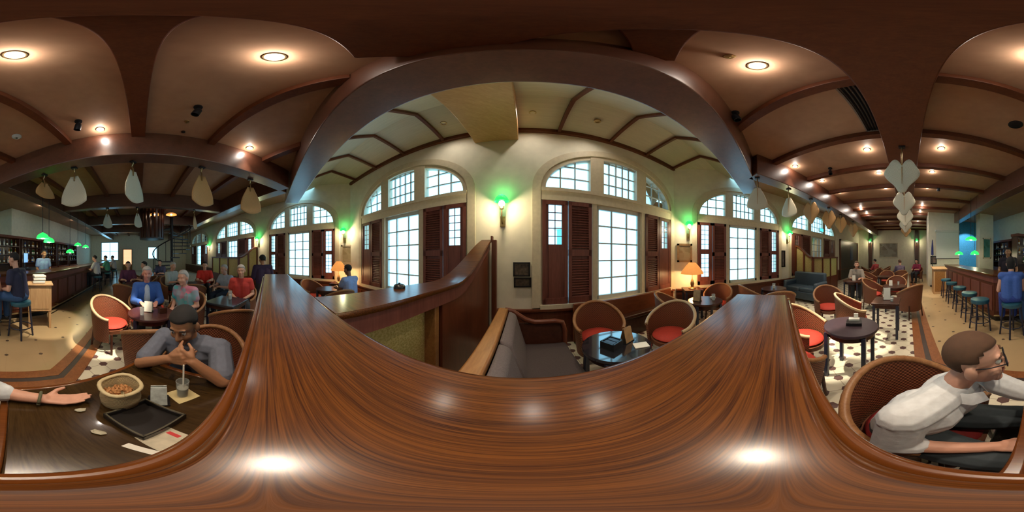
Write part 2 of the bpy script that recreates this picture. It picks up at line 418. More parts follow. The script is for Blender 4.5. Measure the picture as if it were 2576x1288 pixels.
def arched_window(O, U, N, c, hw, slots=((1.68, 2.32),)):
    wcount[0] += 1
    O = O + U*c
    def bx(mb, u0, u1, n0, n1, z0, z1): mb.fbox(O, U, N, u0, u1, n0, n1, z0, z1)
    # casing and heavy frame
    mb = MB(); n = 28
    def ringpts(h, r, nn, zz=SPR):
        pts = [O+U*(-h)+UP*SILL+N*nn]
        pts += [O+U*(-h*math.cos(PI*i/n))+UP*arch_z(math.cos(PI*i/n), zz, r)+N*nn for i in range(n+1)]
        return pts + [O+U*h+UP*SILL+N*nn]
    for (ho, hi, ro, ri, n0, n1) in ((hw+0.12, hw-0.01, RISE+0.12, RISE-0.01, 0.0, 0.035), (hw-0.01, hw-0.09, RISE-0.01, RISE-0.09, -0.12, 0.01)):
        a = [ringpts(ho, ro, n1), ringpts(hi, ri, n1), ringpts(hi, ri, n0), ringpts(ho, ro, n0)]
        rings = list(zip(*a))
        mb.loft([list(r) for r in rings], True, True)
    bx(mb, -hw+.02, hw-.02, -.13, .03, 2.40, 2.62)
    bx(mb, -hw+.02, hw-.02, -.02, .05, 2.56, 2.62)
    for sg in (-1, 1):
        um = sg*0.34*hw
        bx(mb, um-.125, um+.125, -.12, .02, 2.60, arch_z(0.34, SPR, RISE)-.03)
        bx(mb, sg*.545-.045, sg*.545+.045, -.12, .02, SILL, 2.42)
    bx(mb, -hw, hw, -.14, .06, SILL-.05, SILL+.05)
    root = mb.build('window_%d' % wcount[0], M['trim_cream'], kind='structure')
    # muntins
    mb = MB()
    hi, ri = hw-.09, RISE-.09
    def az(u): return arch_z(min(1, abs(u)/hi), SPR, ri)
    spans = [(-hi, -.34*hw-.125), (-.34*hw+.125, .34*hw-.125), (.34*hw+.125, hi)]
    for k, (a, b) in enumerate(spans):
        nv = 5 if k == 1 else 3
        for i in range(1, nv):
            u = a+(b-a)*i/nv; bx(mb, u-.011, u+.011, -.085, -.055, 2.62, az(u)+.02)
        for j in (1, 2, 3):
            z = 2.62+.245*j
            if z > SPR+ri-.02: continue
            lim = hi*math.sqrt(max(0, 1-((z-SPR)/ri)**2))
            aa, bb = max(a, -lim), min(b, lim)
            if bb-aa > .03: bx(mb, aa, bb, -.085, -.055, z-.011, z+.011)
    for u in (-.17, .17): bx(mb, u-.012, u+.012, -.085, -.05, .75, 2.40)
    for j in range(1, 5): 
        z = .80+(2.34-.80)*j/5; bx(mb, -.5, .5, -.085, -.05, z-.012, z+.012)
    for u in (-.475, .475): bx(mb, u-.035, u+.035, -.095, -.035, .70, 2.42)
    bx(mb, -.5, .5, -.095, -.035, .70, .80); bx(mb, -.5, .5, -.095, -.035, 2.33, 2.42)
    mb.build('window_sash', M['white_paint'], root)
    # glass
    mb = MB()
    mb.face([O+U*-.5+N*-.07+UP*.72, O+U*.5+N*-.07+UP*.72, O+U*.5+N*-.07+UP*2.41, O+U*-.5+N*-.07+UP*2.41])
    mb.face([O+U*(-hi)+N*-.07+UP*2.6]+[O+U*(-hi*math.cos(PI*i/n))+N*-.07+UP*arch_z(math.cos(PI*i/n), SPR, ri) for i in range(n+1)]+[O+U*hi+N*-.07+UP*2.6])
    mb.build('window_glass', M['glass'], root, smooth=0)
    # shutter leaves
    lw = (hw-.03-.595)/2
    for sg in (-1, 1):
        for k in (0, 1):
            a = .595+lw*k+.006; b = .595+lw*(k+1)-.006
            u0, u1 = (a, b) if sg > 0 else (-b, -a)
            mb = MB(); z0, z1 = .735, 2.395
            bx(mb, u0, u0+.055, -.01, .035, z0, z1); bx(mb, u1-.055, u1, -.01, .035, z0, z1)
            bx(mb, u0, u1, -.01, .035, z0, z0+.10); bx(mb, u0, u1, -.01, .035, z1-.07, z1)
            if k == 0:          # louvred leaf
                bx(mb, u0, u1, -.01, .035, 1.50, 1.60)
                bx(mb, u0+.05, u1-.05, -.008, 0.0, z0+.05, z1-.05)
                z = z0+.12
                while z < z1-.08:
                    if not 1.47 < z < 1.62:
                        mb.prism([O+U*(u0+.05)+N*.003+UP*z, O+U*(u0+.05)+N*.028+UP*(z-.022), O+U*(u0+.05)+N*.032+UP*(z-.017), O+U*(u0+.05)+N*.006+UP*(z+.006)], U*(u1-u0-.10))
                    z += .042
                mb.build('shutter', M['shutter'], root, smooth=0)
            else:               # leaf with a glazed slot
                cu = (u0+u1)/2; g = .105
                bx(mb, u0+.04, cu-g, -.005, .025, z0, z1); bx(mb, cu+g, u1-.04, -.005, .025, z0, z1)
                zz = z0
                for (s0, s1) in sorted(slots):
                    bx(mb, cu-g-.01, cu+g+.01, -.005, .025, zz, s0); zz = s1
                bx(mb, cu-g-.01, cu+g+.01, -.005, .025, zz, z1)
                sh = mb.build('shutter', M['shutter'], root, smooth=0)
                mb = MB()
                for (s0, s1) in slots:
                    bx(mb, cu-.006, cu+.006, -.004, .01, s0, s1)
                    q = max(2, round((s1-s0)/.13))
                    for i in range(1, q): bx(mb, cu-g, cu+g, -.004, .01, s0+(s1-s0)*i/q-.006, s0+(s1-s0)*i/q+.006)
                mb.build('slot_muntins', M['shutter'], sh, smooth=0)
                mb = MB()
                for (s0, s1) in slots:
                    mb.face([O+U*(cu-g)+N*.002+UP*s0, O+U*(cu+g)+N*.002+UP*s0, O+U*(cu+g)+N*.002+UP*s1, O+U*(cu-g)+N*.002+UP*s1])
                mb.build('slot_glass', M['glass'], sh, smooth=0)
    l = bpy.data.lights.new('daylight_portal', 'AREA'); l.shape = 'RECTANGLE'; l.size = 2*hw; l.size_y = 2.8
    l.cycles.is_portal = True
    po = bpy.data.objects.new('daylight_portal', l); COL.objects.link(po)
    po.location = O - N*.2 + UP*2.08
    po.rotation_euler = N.to_track_quat('-Z', 'Y').to_euler()
    po['kind'] = 'helper'
    return root
def plain_window(O, U, N, c, hw, z0, z1, cols, rows):
    wcount[0] += 1
    O = O+U*c; mb = MB()
    def bx(u0, u1, n0, n1, a, b): mb.fbox(O, U, N, u0, u1, n0, n1, a, b)
    for u in (-hw, hw): bx(u-.05, u+.05, -.08, .03, z0-.05, z1+.05)
    for z in (z0, z1): bx(-hw, hw, -.08, .03, z-.05, z+.05)
    root = mb.build('window_%d' % wcount[0], M['white_paint'], kind='structure')
    mb = MB()
    for i in range(1, cols): u = -hw+2*hw*i/cols; bx(u-.02, u+.02, -.07, -.03, z0, z1)
    for i in range(1, rows): z = z0+(z1-z0)*i/rows; bx(-hw, hw, -.07, -.03, z-.02, z+.02)
    mb.build('window_sash', M['white_paint'], root, smooth=0)
    mb = MB(); mb.face([O+U*-hw-N*.05+UP*z0, O+U*hw-N*.05+UP*z0, O+U*hw-N*.05+UP*z1, O+U*-hw-N*.05+UP*z1])
    mb.build('window_glass', M['glass'], root, smooth=0)
    return root
X, Y = Vector((1, 0, 0)), Vector((0, 1, 0))
OF = FR(FW, 0)
wA, wB = (-2.35, 1.47), (1.70, 1.45)
OR_ = Vector((XW, 0, 0)); OL = Vector((0, YW, 0))
wD, wE = (-2.60, 1.45), (-6.6, 1.9)
wC, w3, w4 = (-3.38, 1.47), (-7.75, 1.95), (-13.0, 1.9)
op = lambda w: (w[0], w[1], SILL, SPR, RISE)
wall('wall_front', OF, RV, -FV, -4.52, 3.32, [op(wA), op(wB)])
wall('wall_right', OR_, Y, -X, YEND, -.55, [op(wD), op(wE)])
wall('wall_left', OL, X, -Y, XEND, -1.40, [op(wC), op(w3), op(w4)])
wall('wall_far_right', Vector((0, YEND, 0)), X, Y, -5.2, XW)
wall('wall_far_left', Vector((XEND, 0, 0)), Y, X, -5.2, YW, [(-3.15, .95, 1.05, 2.95, 0), (1.35, .5, 1.2, 2.45, 0)])
wall('wall_behind_left_bar', Vector((0, -5.2, 0)), X, Y, XEND, -5.2)
wall('wall_behind_right_bar', Vector((-5.2, 0, 0)), Y, X, YEND, -5.2)
arched_window(OF, RV, -FV, *wA)
arched_window(OF, RV, -FV, *wB)
arched_window(OL, X, -Y, *wC, slots=((.95, 1.55), (1.68, 2.32)))
arched_window(OR_, Y, -X, *wD, slots=((.95, 1.55), (1.68, 2.32)))
arched_window(OL, X, -Y, *w3)
arched_window(OR_, Y, -X, *wE)
arched_window(OL, X, -Y, *w4)
plain_window(Vector((XEND, 0, 0)), Y, X, -3.15, .93, 1.05, 2.95, 2, 2)
plain_window(Vector((XEND, 0, 0)), Y, X, 1.35, .48, 1.2, 2.45, 1, 1)
# ---- floor
mb = MB()
seat = [(XEND, YW), (-1.41, YW), (XW, -.564), (XW, YEND), (-.26, YEND), (-.26, -1.95), (-1.45, -.76), (XEND, -.76)]
bar = [(XEND, -.76), (-1.45, -.76), (-.26, -1.95), (-.26, YEND), (-5.2, YEND), (-5.2, -5.2), (XEND, -5.2)]
mb.face([(x, y, 0) for x, y in seat]); mb.face([(x, y, 0) for x, y in bar])
for f in mb.b.faces:
    f.material_index = 0
mb.b.faces.ensure_lookup_table(); mb.b.faces[1].material_index = 1
mb.build('floor', [M['tile'], M['barfloor']], kind='structure', smooth=0)
def ribbon(pts, w0, w1, z0, z1, name, m):
    """flat strip along a polyline, from offset w0 to w1 to the left"""
    P = [Vector((x, y, 0)) for x, y in pts]; rows = []
    for i, p in enumerate(P):
        d0 = (P[i]-P[i-1]).normalized() if i else (P[1]-P[0]).normalized()
        d1 = (P[i+1]-P[i]).normalized() if i < len(P)-1 else d0
        n0 = Vector((-d0.y, d0.x, 0)); n1 = Vector((-d1.y, d1.x, 0))
        n = (n0+n1).normalized(); n = n/max(.3, n.dot(n0))
        rows.append([p+n*w0+UP*z0, p+n*w1+UP*z0, p+n*w1+UP*z1, p+n*w0+UP*z1])
    mb = MB(); mb.loft(rows, True, True)
    return mb.build(name, m, kind='structure', smooth=0)
EDGE = [(XEND, -.76), (-1.45, -.76), (-.26, -1.95), (-.26, YEND)]
ribbon(EDGE, -.17, -.035, 0, .012, 'trim_1', M['strip'])
ribbon(EDGE, .035, .17, 0, .012, 'trim_2', M['strip'])
ribbon(EDGE, -.034, .034, 0, .009, 'trim_3', M['stripdark'])
# ---- ceilings
mb = MB()
mb.face([(x, y, ZC) for x, y in ((XEND, YW), (-3.89, YW), (XW, -3.04), (XW, YEND), (-5.2, YEND), (-5.2, -5.2), (XEND, -5.2))])
mb.build('ceiling', M['ceil'], kind='structure', smooth=0)
mb = MB()
prof = [(.72, 3.42), (1.25, 3.80), (1.70, 4.08), (2.52, 3.93)]
mb.loft([[FR(f, r, z) for f, z in prof] for r in (-5.4, 4.4)], False, False)
mb.build('ceiling', M['bayceil'], kind='structure', smooth=0)
ntrim = [3]
def beam(u, p0, p1, w, z0, z1, m, bev=.012):
    p0, p1 = Vector(p0).to_3d(), Vector(p1).to_3d()
    d = (p1-p0); L = d.length; d.normalize(); n = Vector((-d.y, d.x, 0))
    mb = MB(); mb.fbox(Vector((p0.x, p0.y, 0)), d, n, 0, L, -w/2, w/2, z0, z1)
    ntrim[0] += 1
    return mb.build('trim_%d' % ntrim[0], m, kind='structure', smooth=0, bevel=bev)
B_ = M['beam']
beam(0, FR(.735, -5.0), FR(.735, 4.15), .41, 3.2, 3.80, B_)
beam(0, (-2.5, 3.06), (-2.5, -5.2), .30, 3.2, ZC, B_)
beam(0, (-2.5, -5.2), (-2.5, YEND), .30, 3.2, ZC, B_)
beam(0, (2.6, -1.85), (2.6, YEND), .30, 3.2, ZC, B_)
beam(0, (-2.6, 3.14), (XEND, 3.14), .30, 3.2, ZC, B_)
beam(0, (-2.65, -2.9), (XEND, -2.9), .30, 3.2, ZC, B_)
for x in (-5.6, -8.7, -11.8): beam(0, (x, 2.99), (x, -2.75), .26, 3.22, ZC, B_)
beam(0, (.085, .70), (.085, YEND), .53, 3.42, ZC, M['rib'])
for y in (2.25, 1.1, -.02, -1.1, -2.3):
    xm = min(2.45, .80-y)
    w = .20 if y == -.02 else .12
    segs = [(-2.35, -.18), (.35, xm)] if y < .4 else [(-2.35, xm)]
    for a, b in segs:
        if b-a > .1: beam(0, (a, y), (b, y), w, 3.61, ZC, M['rib'], .006)
    beam(0, (XEND, y), (-2.65, y), w, 3.61, ZC, M['rib'], .006)
y = -3.5
while y > YEND:
    beam(0, (-2.35, y), (-.18, y), .12, 3.61, ZC, M['rib'], .006)
    beam(0, (.35, y), (2.45, y), .12, 3.61, ZC, M['rib'], .006)
    y -= 1.2
# bay beam, ribs and cornice
mb = MB(); mb.fbox(Vector((0, 0, 0)), RV, FV, -.77, -.08, .92, 2.5, 3.66, 4.2)
ntrim[0] += 1; mb.build('trim_%d' % ntrim[0], M['baybeam'], kind='structure', smooth=0, bevel=.012)
mb = MB(); mb.fbox(Vector((0, 0, 0)), RV, FV, -4.45, 3.27, 2.44, 2.5, 3.86, 3.95)
ntrim[0] += 1; mb.build('trim_%d' % ntrim[0], M['rib'], kind='structure', smooth=0)
for r in (-4.1, -3.15, -2.22, -1.32, .54, 1.44, 2.30, 3.2):
    mb = MB()
    pr = [(f, z-.012) for f, z in prof] 
    mb.loft([[FR(f, r-.025, z), FR(f, r+.025, z), FR(f, r+.025, z-.06), FR(f, r-.025, z-.06)] for f, z in pr], True, True)
    ntrim[0] += 1; mb.build('trim_%d' % ntrim[0], M['rib'], kind='structure', smooth=0)
# dado panelling under the windows
def dado(name, O, U, N, u0, u1, h):
    mb = MB(); mb.fbox(O, U, N, u0, u1, 0, .025, .0, h-.04); mb.fbox(O, U, N, u0, u1, 0, .07, h-.04, h)
    u = u0+.1
    while u < u1-.5:
        mb.fbox(O, U, N, u, u+.5, .025, .035, .14, h-.12); u += .62
    ntrim[0] += 1
    return mb.build('trim_%d' % ntrim[0], M['panel'], kind='structure', smooth=0, bevel=.004)
dado('d', OF, RV, -FV, -4.4, -.72, .66); dado('d', OF, RV, -FV, -.42, 3.25, .66)
dado('d', OR_, Y, -X, YEND, -.62, .66); dado('d', OL, X, -Y, XEND, -1.5, .66)
# white block with the screen, pillar, blue alcove
def block(name, x0, x1, y0, y1, z0, z1, m):
    mb = MB(); mb.box(((x0+x1)/2, (y0+y1)/2, (z0+z1)/2), (x1-x0, y1-y0, z1-z0))
    return mb.build(name, m, kind='structure', smooth=0)
block('wall_white_block', -2.62, -1.02, -8.8, -8.0, 0, ZC, M['wall'])
block('pillar_1', -4.35, -3.55, -7.95, -7.5, 0, ZC, M['wall'])
M['bluewall'] = simple('blue_alcove_paint', (0.08, 0.42, 0.70), 0.6)
block('wall_blue_alcove', -5.19, -2.7, -10.0, -9.8, 0, ZC, M['bluewall'])
for px in (2190, 2306):       # dark timber posts on the far wall
    p = at_r(px, 644, 13.2); t, _ = ray(px, 644)
    x = (YEND+.05)/math.tan(t)
    ntrim[0] += 1
    MB().box((x, YEND+.06, ZC/2), (.30, .12, ZC)).build('trim_%d' % ntrim[0], M['beam'], kind='structure', smooth=0)
# dark doorway on the right wall
mb = MB(); mb.fbox(OR_, Y, -X, -12.7, -9.3, 0, .05, 0, 2.45)
d = mb.build('door_1', M['black'], kind='structure', smooth=0)
mb = MB()
for a, b in ((-12.8, -12.68), (-9.32, -9.2)): mb.fbox(OR_, Y, -X, a, b, 0, .08, 0, 2.55)
mb.fbox(OR_, Y, -X, -12.8, -9.2, 0, .08, 2.45, 2.55); mb.build('door_frame', M['panel'], d, smooth=0)
mb = MB(); mb.fbox(OR_, Y, -X, -11.6, -11.0, .051, .06, 1.2, 2.2); mb.build('door_pane', simple('dim_blue_pane', (.03, .06, .16), .15), d, smooth=0)
# ================================================================== lamps and ceiling fittings
def downlight(px, py, label, group=None, on=True, z=ZC, watts=None, ang=92):
    p = at_z(px, py, z)
    t = thing('ceiling_downlight', label, 'ceiling light', p, 0, group)
    MB().lathe([(.062, 0), (.062, -.010), (.052, -.013), (.050, -.004), (.050, 0)], n=18, caps=False).build('rim', M['brass'], t)
    MB().lathe([(.0, -.005), (.051, -.005)], n=18, caps=False).build('lens', M['lens'] if on else M['white_paint'], t)
    if on:
        lamp('bulb', 'SPOT', (0, 0, -.03), watts or DOWNLIGHT_W, (1.0, .80, .60), t, .045, ang, 1.0)
        lamp('glow', 'POINT', (0, 0, -.055), (watts or DOWNLIGHT_W)*.05, (1.0, .90, .78), t, .03)
    return t
near_dl = [(37, 138, 'glowing downlight above the corner of the bar'), (690, 143, 'downlight with a wide glow over the left end of the partition'),
           (1905, 165, 'downlight with the longest glow, over the right end of the partition'), (252, 325, 'downlight beside the timber cross beam and above the pale fan'),
           (628, 372, 'downlight next to the diagonal beam above the tan fan'), (2181, 376, 'first downlight beside the ceiling air vent'),
           (2368, 373, 'first downlight on the bar side of the heart shaped fans'), (2000, 418, 'first downlight along the window beam of the long room')]
for px, py, lb in near_dl: downlight(px, py, lb, ang=58 if px in (252, 628, 2000) else 92)
far_dl = [(2211, 435), (2345, 432), (2228, 473), (2333, 472), (2068, 455), (2113, 484), (2324, 499), (2239, 500), (2165, 523), (2320, 517),
          (2180, 537), (2315, 533), (2248, 520), (2232, 555), (2309, 556)]
for i, (px, py) in enumerate(far_dl): downlight(px, py, 'small downlight in the ceiling rows along the heart shaped fans', 'downlights down the long room', watts=DOWNLIGHT_W*.8, ang=58 if px in (2068, 2113, 2165, 2180) else 92)
for px, py in [(104, 516), (185, 553), (227, 573), (474, 501), (548, 511)]:
    downlight(px, py, 'small downlight beyond the first cross beam of the left room', 'downlights beyond the cross beam', watts=DOWNLIGHT_W*.8, ang=80)
for px, py, z in [(1116, 310, 4.03), (1503, 305, 4.0), (1340, 283, 4.04)]:
    p = at_z(px, py, z-.02)
    t = thing('ceiling_downlight', 'small brass rimmed downlight in the pale bay ceiling', 'ceiling light', p, 0, 'small lights in the bay ceiling')
    lamp('bulb', 'SPOT', (0, 0, -.03), 18, (1.0, .88, .74), t, .04, 150, 1.0)
    MB().lathe([(.05, .02), (.05, -.012), (.034, -.014), (.03, .0), (0, .0)], n=14, caps=False).build('rim', M['brass'], t)
# smoke detector, sprinklers
p = at_z(42, 343, ZC); t = thing('smoke_detector', 'pale round smoke detector on the ceiling above the bar stool', 'smoke detector', p)
MB().lathe([(.075, 0), (.075, -.02), (.045, -.045), (0, -.045)], n=18).build('cover', simple('grey_plastic', (.50, .55, .55), .4), t)
MB().lathe([(.02, -.045), (.015, -.055), (0, -.055)], n=10).build('sensor', M['black'], t)
for px, py, lb in [(470, 305, 'small copper sprinkler head beside the dark ceiling spot'), (1835, 142, 'copper sprinkler head beside the brightest downlight')]:
    p = at_z(px, py, ZC); t = thing('sprinkler_head', lb, 'sprinkler', p)
    MB().lathe([(.035, 0), (.03, -.01), (.012, -.012), (.012, -.04), (.022, -.045), (0, -.046)], n=12).build('nozzle', M['brass'], t)
    MB().tube([(-.02, 0, -.012), (-.02, 0, -.04), (0, 0, -.05), (.02, 0, -.04), (.02, 0, -.012)], .003, 5).build('yoke', M['brass'], t)
p = at_z(461, 331, ZC); t = thing('ceiling_sensor', 'dark little round sensor on the ceiling panel', 'sensor', p)
MB().lathe([(.03, 0), (.028, -.02), (0, -.028)], n=12).build('dome', M['black'], t)
p = at_z(2555, 313, ZC); t = thing('ceiling_speaker', 'dark oval ceiling speaker over the bar side', 'speaker', p)
MB().lathe([(.10, 0), (.10, -.012), (.085, -.018), (0, -.014)], n=20).build('grille', M['iron'], t)
# air vent beside the centre beam
t = thing('air_vent', 'long dark slatted air vent beside the centre ceiling beam', 'air vent', (.47, -1.70, ZC))
mb = MB()
for x in (-.095, .095): mb.box((x, 0, -.015), (.02, 1.06, .03))
for y in (-.52, .52): mb.box((0, y, -.015), (.2, .02, .03))
mb.build('frame', simple('grey_vent_frame', (.16, .13, .11), .5), t, smooth=0)
for i in range(4): MB().box((-.06+.04*i, 0, -.015), (.012, 1.03, .022), Matrix.Rotation(.5, 3, 'Y')).build('slat', M['iron'], t, smooth=0)
MB().box((0, 0, -.003), (.18, 1.03, .003)).build('backing', M['black'], t, smooth=0)

def dome_profile(r, h): return [(r, 0), (r*.97, h*.28), (r*.80, h*.62), (r*.50, h*.88), (r*.18, h), (r*.10, h*1.12), (0, h*1.12)]
def sconce(O, N, label, watts=SCONCE_W, gl=True):
    t = thing('wall_sconce', label, 'wall lamp', O, heading(N))       # local +Y points into the room
    MB().box((0, .012, -.27), (.08, .024, .17)).build('backplate', M['brass'], t, bevel=.005)
    MB().tube([(0, .02, -.30), (0, .08, -.31), (0, .13, -.26), (0, .14, -.16), (0, .14, -.08)], .011, 8).build('arm', M['brass'], t)
    MB().lathe([(.03, -.10), (.035, -.06), (.02, -.05)], (0, .14, 0), 12).build('holder', M['brass'], t)
    MB().sphere((0, .14, -.015), .048, (1, 1, 1.1), 14, 10).build('bulb_globe', M['whitebulb'], t)
    MB().lathe(dome_profile(.105, .11), (0, .14, .02), 20, caps=False).build('shade', M['greenshade'], t)
    lamp('light', 'POINT', (0, .20, -.05), watts, (1.0, .78, .52), t, .03)
    lamp('green_glow', 'POINT', (0, .17, .20), watts*.10, (.10, 1.0, .25), t, .08)
    return t
def wall_pt(px, py, wallname):
    th, el = ray(px, py)
    if wallname == 'right': r = XW/math.cos(th)
    elif wallname == 'left': r = YW/math.sin(th)
    elif wallname == 'front': r = FW/math.cos(th-PI/4)
    elif wallname == 'far': r = YEND/math.sin(th)
    elif wallname == 'farleft': r = XEND/math.cos(th)
    return Vector((r*math.cos(th), r*math.sin(th), CAM_Z+r*math.tan(el)))
sconce(wall_pt(1265, 517, 'front'), -FV, 'nearest green glass wall lamp between the two big windows')
sconce(wall_pt(867, 584, 'left'), -Y, 'green wall lamp above the faded picture and glowing table lamp')
sconce(wall_pt(1731, 570, 'right'), -X, 'green wall lamp above the orange table lamp')
sconce(wall_pt(1980, 590, 'right'), -X, 'green wall lamp beside the tan fans and stepped glass screen')
sconce(wall_pt(652, 603, 'left'), -Y, 'green wall lamp above the left amber screen')
sconce(wall_pt(528, 619, 'left'), -Y, 'farthest green wall lamp down the left room')
for px, lb in ((2190, 'green wall lamp on the dark post left of the framed board'), (2306, 'green wall lamp on the dark post right of the framed board')):
    q = wall_pt(px, 606, 'far'); sconce(Vector((q.x, YEND+.125, 2.68)), Y, lb)
def pendant(p, label, shade, r=.15, h=.13, group=None, watts=9.0):
    t = thing('pendant_lamp', label, 'pendant lamp', p, 0, group)
    MB().tube([(0, 0, h), (0, 0, ZC-p[2])], .008, 6).build('cord', M['iron'], t)
    MB().lathe(dome_profile(r, h), n=18, caps=False).build('shade', shade, t)
    MB().sphere((0, 0, .025), .04, n=10, m=7).build('bulb_globe', M['whitebulb'], t)
    lamp('light', 'POINT', (0, 0, -.03), watts, (1, .8, .55), t, .04)
pendant((-3.62, -2.45, 1.97), 'green dome pendant over the bar, nearest on the left', M['greenshade'], .17, .15)
pendant((-4.02, -2.50, 1.90), 'green dome pendant over the bar, just behind the nearest one', M['greenshade'], .16, .14)
for x, z in ((-6.4, 1.93), (-7.4, 1.9), (-5.6, 1.62)): pendant((x, -2.55, z), 'small green dome pendant farther along the left bar', M['greenshade'], .15, .13, 'green pendants along the left bar')
pendant((-2.25, -5.5, 2.08), 'wide green pendant glowing against the blue alcove', M['greenshade'], .21, .13)
pendant((-2.15, -6.6, 1.56), 'low green pendant at the left of the blue alcove', M['greenshade'], .18, .13)
pendant((-2.75, -6.3, 1.56), 'low green pendant beside the cream pillar', M['greenshade'], .18, .16)
for px, lb in ((390, 'orange disc pendant nearer the cross beam centre'), (431, 'orange disc pendant above the spiral stair')):
    p = at_r(px, 541, 7.2); pendant((p.x, p.y, p.z), lb, M['orangeshade'], .24, .10, watts=3)
def table_lamp(p, label, r=.2, watts=9):
    t = thing('table_lamp', label, 'table lamp', p)
    MB().lathe([(.09, 0), (.09, .02), (.03, .05), (.05, .12), (.03, .2), (.012, .24)], n=16).build('base', M['brass'], t)
    MB().tube([(0, 0, .22), (0, 0, .42)], .01, 8).build('stem', M['brass'], t)
    MB().lathe([(r, .36), (r*.92, .42), (r*.55, .55), (r*.30, .62)], n=24, caps=False).build('lamp_shade', M['orangeshade'], t)
    MB().sphere((0, 0, .40), .045, n=12, m=8).build('bulb_globe', M['whitebulb'], t)
    lamp('light', 'POINT', (0, 0, .33), watts, (1, .62, .26), t, .05)
    return t

# ------------------------------------------------------------------ palm leaf fans
def leaf_mesh(style, w, H):
    mb = MB(); uvl = mb.b.loops.layers.uv.new('UVMap'); nu, nt_ = 12, 12; G = []
    for i in range(nt_+1):
        t = i/nt_; row = []
        for j in range(nu+1):
            u = -1+2*j/nu
            if style == 'heart':
                hw = w*(0.90+.42*math.sin(PI*min(1, t*1.25)) if t < .8 else .90)*(1-.72*t**1.6)
                z = -H*t + .30*H*math.sin(PI*min(1, abs(u)))**.8*(1-t)**2 + .05*H*(1-u*u)*t*t*-1
            else:
                hw = w*(.30+.70*math.sin(PI/2*min(1, t*1.15))**1.1)
                z = -H*t*(1-.13*t*u*u)
            row.append((mb.b.verts.new((u*hw, .05*w*(1-u*u)*2-.03*t, z)), u*.4, t*.8))
        G.append(row)
    for i in range(nt_):
        for j in range(nu):
            q = [G[i][j], G[i][j+1], G[i+1][j+1], G[i+1][j]]
            f = mb.b.faces.new([a[0] for a in q])
            for l, a in zip(f.loops, q): l[uvl].uv = (a[1], a[2])
    return mb.mesh('leaf', 1.2)
def fan(p, rz, label, style, m, w=.25, H=.6, top=3.2, group=None):
    t = thing('palm_fan', label, 'palm fan', p, rz, group)            # p is the top of the leaf
    o = make('leaf', leaf_mesh(style, w, H), m, t)
    s = o.modifiers.new('solid', 'SOLIDIFY'); s.thickness = .012
    h = top-p[2]
    MB().tube([(0, .0, -.10), (0, 0, .04), (.0, .03, h*.5), (0, 0, h*.8), (0, 0, h)], .012, 8).build('stem', M['brass'], t)
    MB().box((0, 0, h-.012), (.10, .07, .024)).build('bracket', M['iron'], t)
    MB().tube([(0, .022, -.02), (0, .02, -H*.75)], [.010, .004], 6).build('midrib', M['cardtan'] if m is M['fanwhite'] else M['bench'], t)
    return t
for i, y in enumerate((-2.42, -3.9, -5.4, -6.9, -8.5)):
    lb = ['nearest heart shaped palm fan hanging from the centre beam', 'second heart shaped palm fan behind the nearest one', 'third heart shaped palm fan down the centre beam',
          'fourth palm fan in the centre row, mostly hidden', 'last orange palm fan at the end of the centre row'][i]
    fan((.085, y, 2.98), 0, lb, 'heart', M['fanwhite'] if i < 4 else M['fantan'], .235, .46, 3.42)
for i, (px, m, r) in enumerate(((1905, 'fanwhite', .9), (1984, 'fanwhite', .2), (2040, 'fantan', .25), (2085, 'fantan', .3), (2115, 'fantan', .2), (2146, 'fantan', .2))):
    th, _ = ray(px, 644); y = 2.6*math.tan(th)
    lb = ['pale palm fan in front of the second window on the right, turned edge on', 'pale palm fan hanging over the right wall lamp', 'round tan palm fan in front of the stepped screen window',
          'second tan palm fan along the window beam', 'third tan palm fan along the window beam', 'last tan palm fan before the dark doorway'][i]
    fan((2.6, y, 2.95), r, lb, 'bell' if i < 2 else 'heart', M[m], .21, .5, 3.2)
for px, x, m, rz, lb, hh in ((187, -2.6, 'fanwhite', PI/2, 'pale bell shaped palm fan hanging left of the bar downlights', .62), (335, -2.6, 'fanwhite', PI/2+.95, 'pale palm fan hanging from the middle of the cross beam, turned sideways', .62),
                             (508, -2.6, 'fantan', PI/2+.3, 'tan palm fan hanging right of the middle of the cross beam', .62), (630, -2.6, 'fantan', PI/2-.2, 'tan palm fan hanging nearest the left window wall', .62),
                             (112, -2.6, 'fantan', PI/2+1.3, 'brown palm fan edge on at the bar end of the cross beam', .35)):
    th, _ = ray(px, 644); y = x*math.tan(th)
    fan((x, y, 3.0), rz, lb, 'bell', M[m], .235, hh, 3.2)
for px, m, lb in ((270, 'fanwhite', 'small pale fan beyond the first cross beam, bar side'), (346, 'fanwhite', 'small pale fan beyond the first cross beam, near the stair'),
                  (489, 'fantan', 'orange fan beyond the first cross beam, window side')):
    th, _ = ray(px, 644); y = -5.6*math.tan(th)
    fan((-5.6, y, 3.0), PI/2+.9, lb, 'bell', M[m], .21, .52, 3.22)

# ================================================================== the booth the camera stands over
RZ = -PI/4                          # local x runs along the partition, local y towards the canted wall
def frt(name, label, cat, R, F, z=0, group=None):
    t = thing(name, label, cat, FR(F, R, z), RZ, group); return t
class L_:                           # shift helper for parts given in booth coordinates (R, F, z)
    def __init__(s, R, F): s.o = (R, F)
    def __call__(s, R, F, z): return (R-s.o[0], F-s.o[1], z)
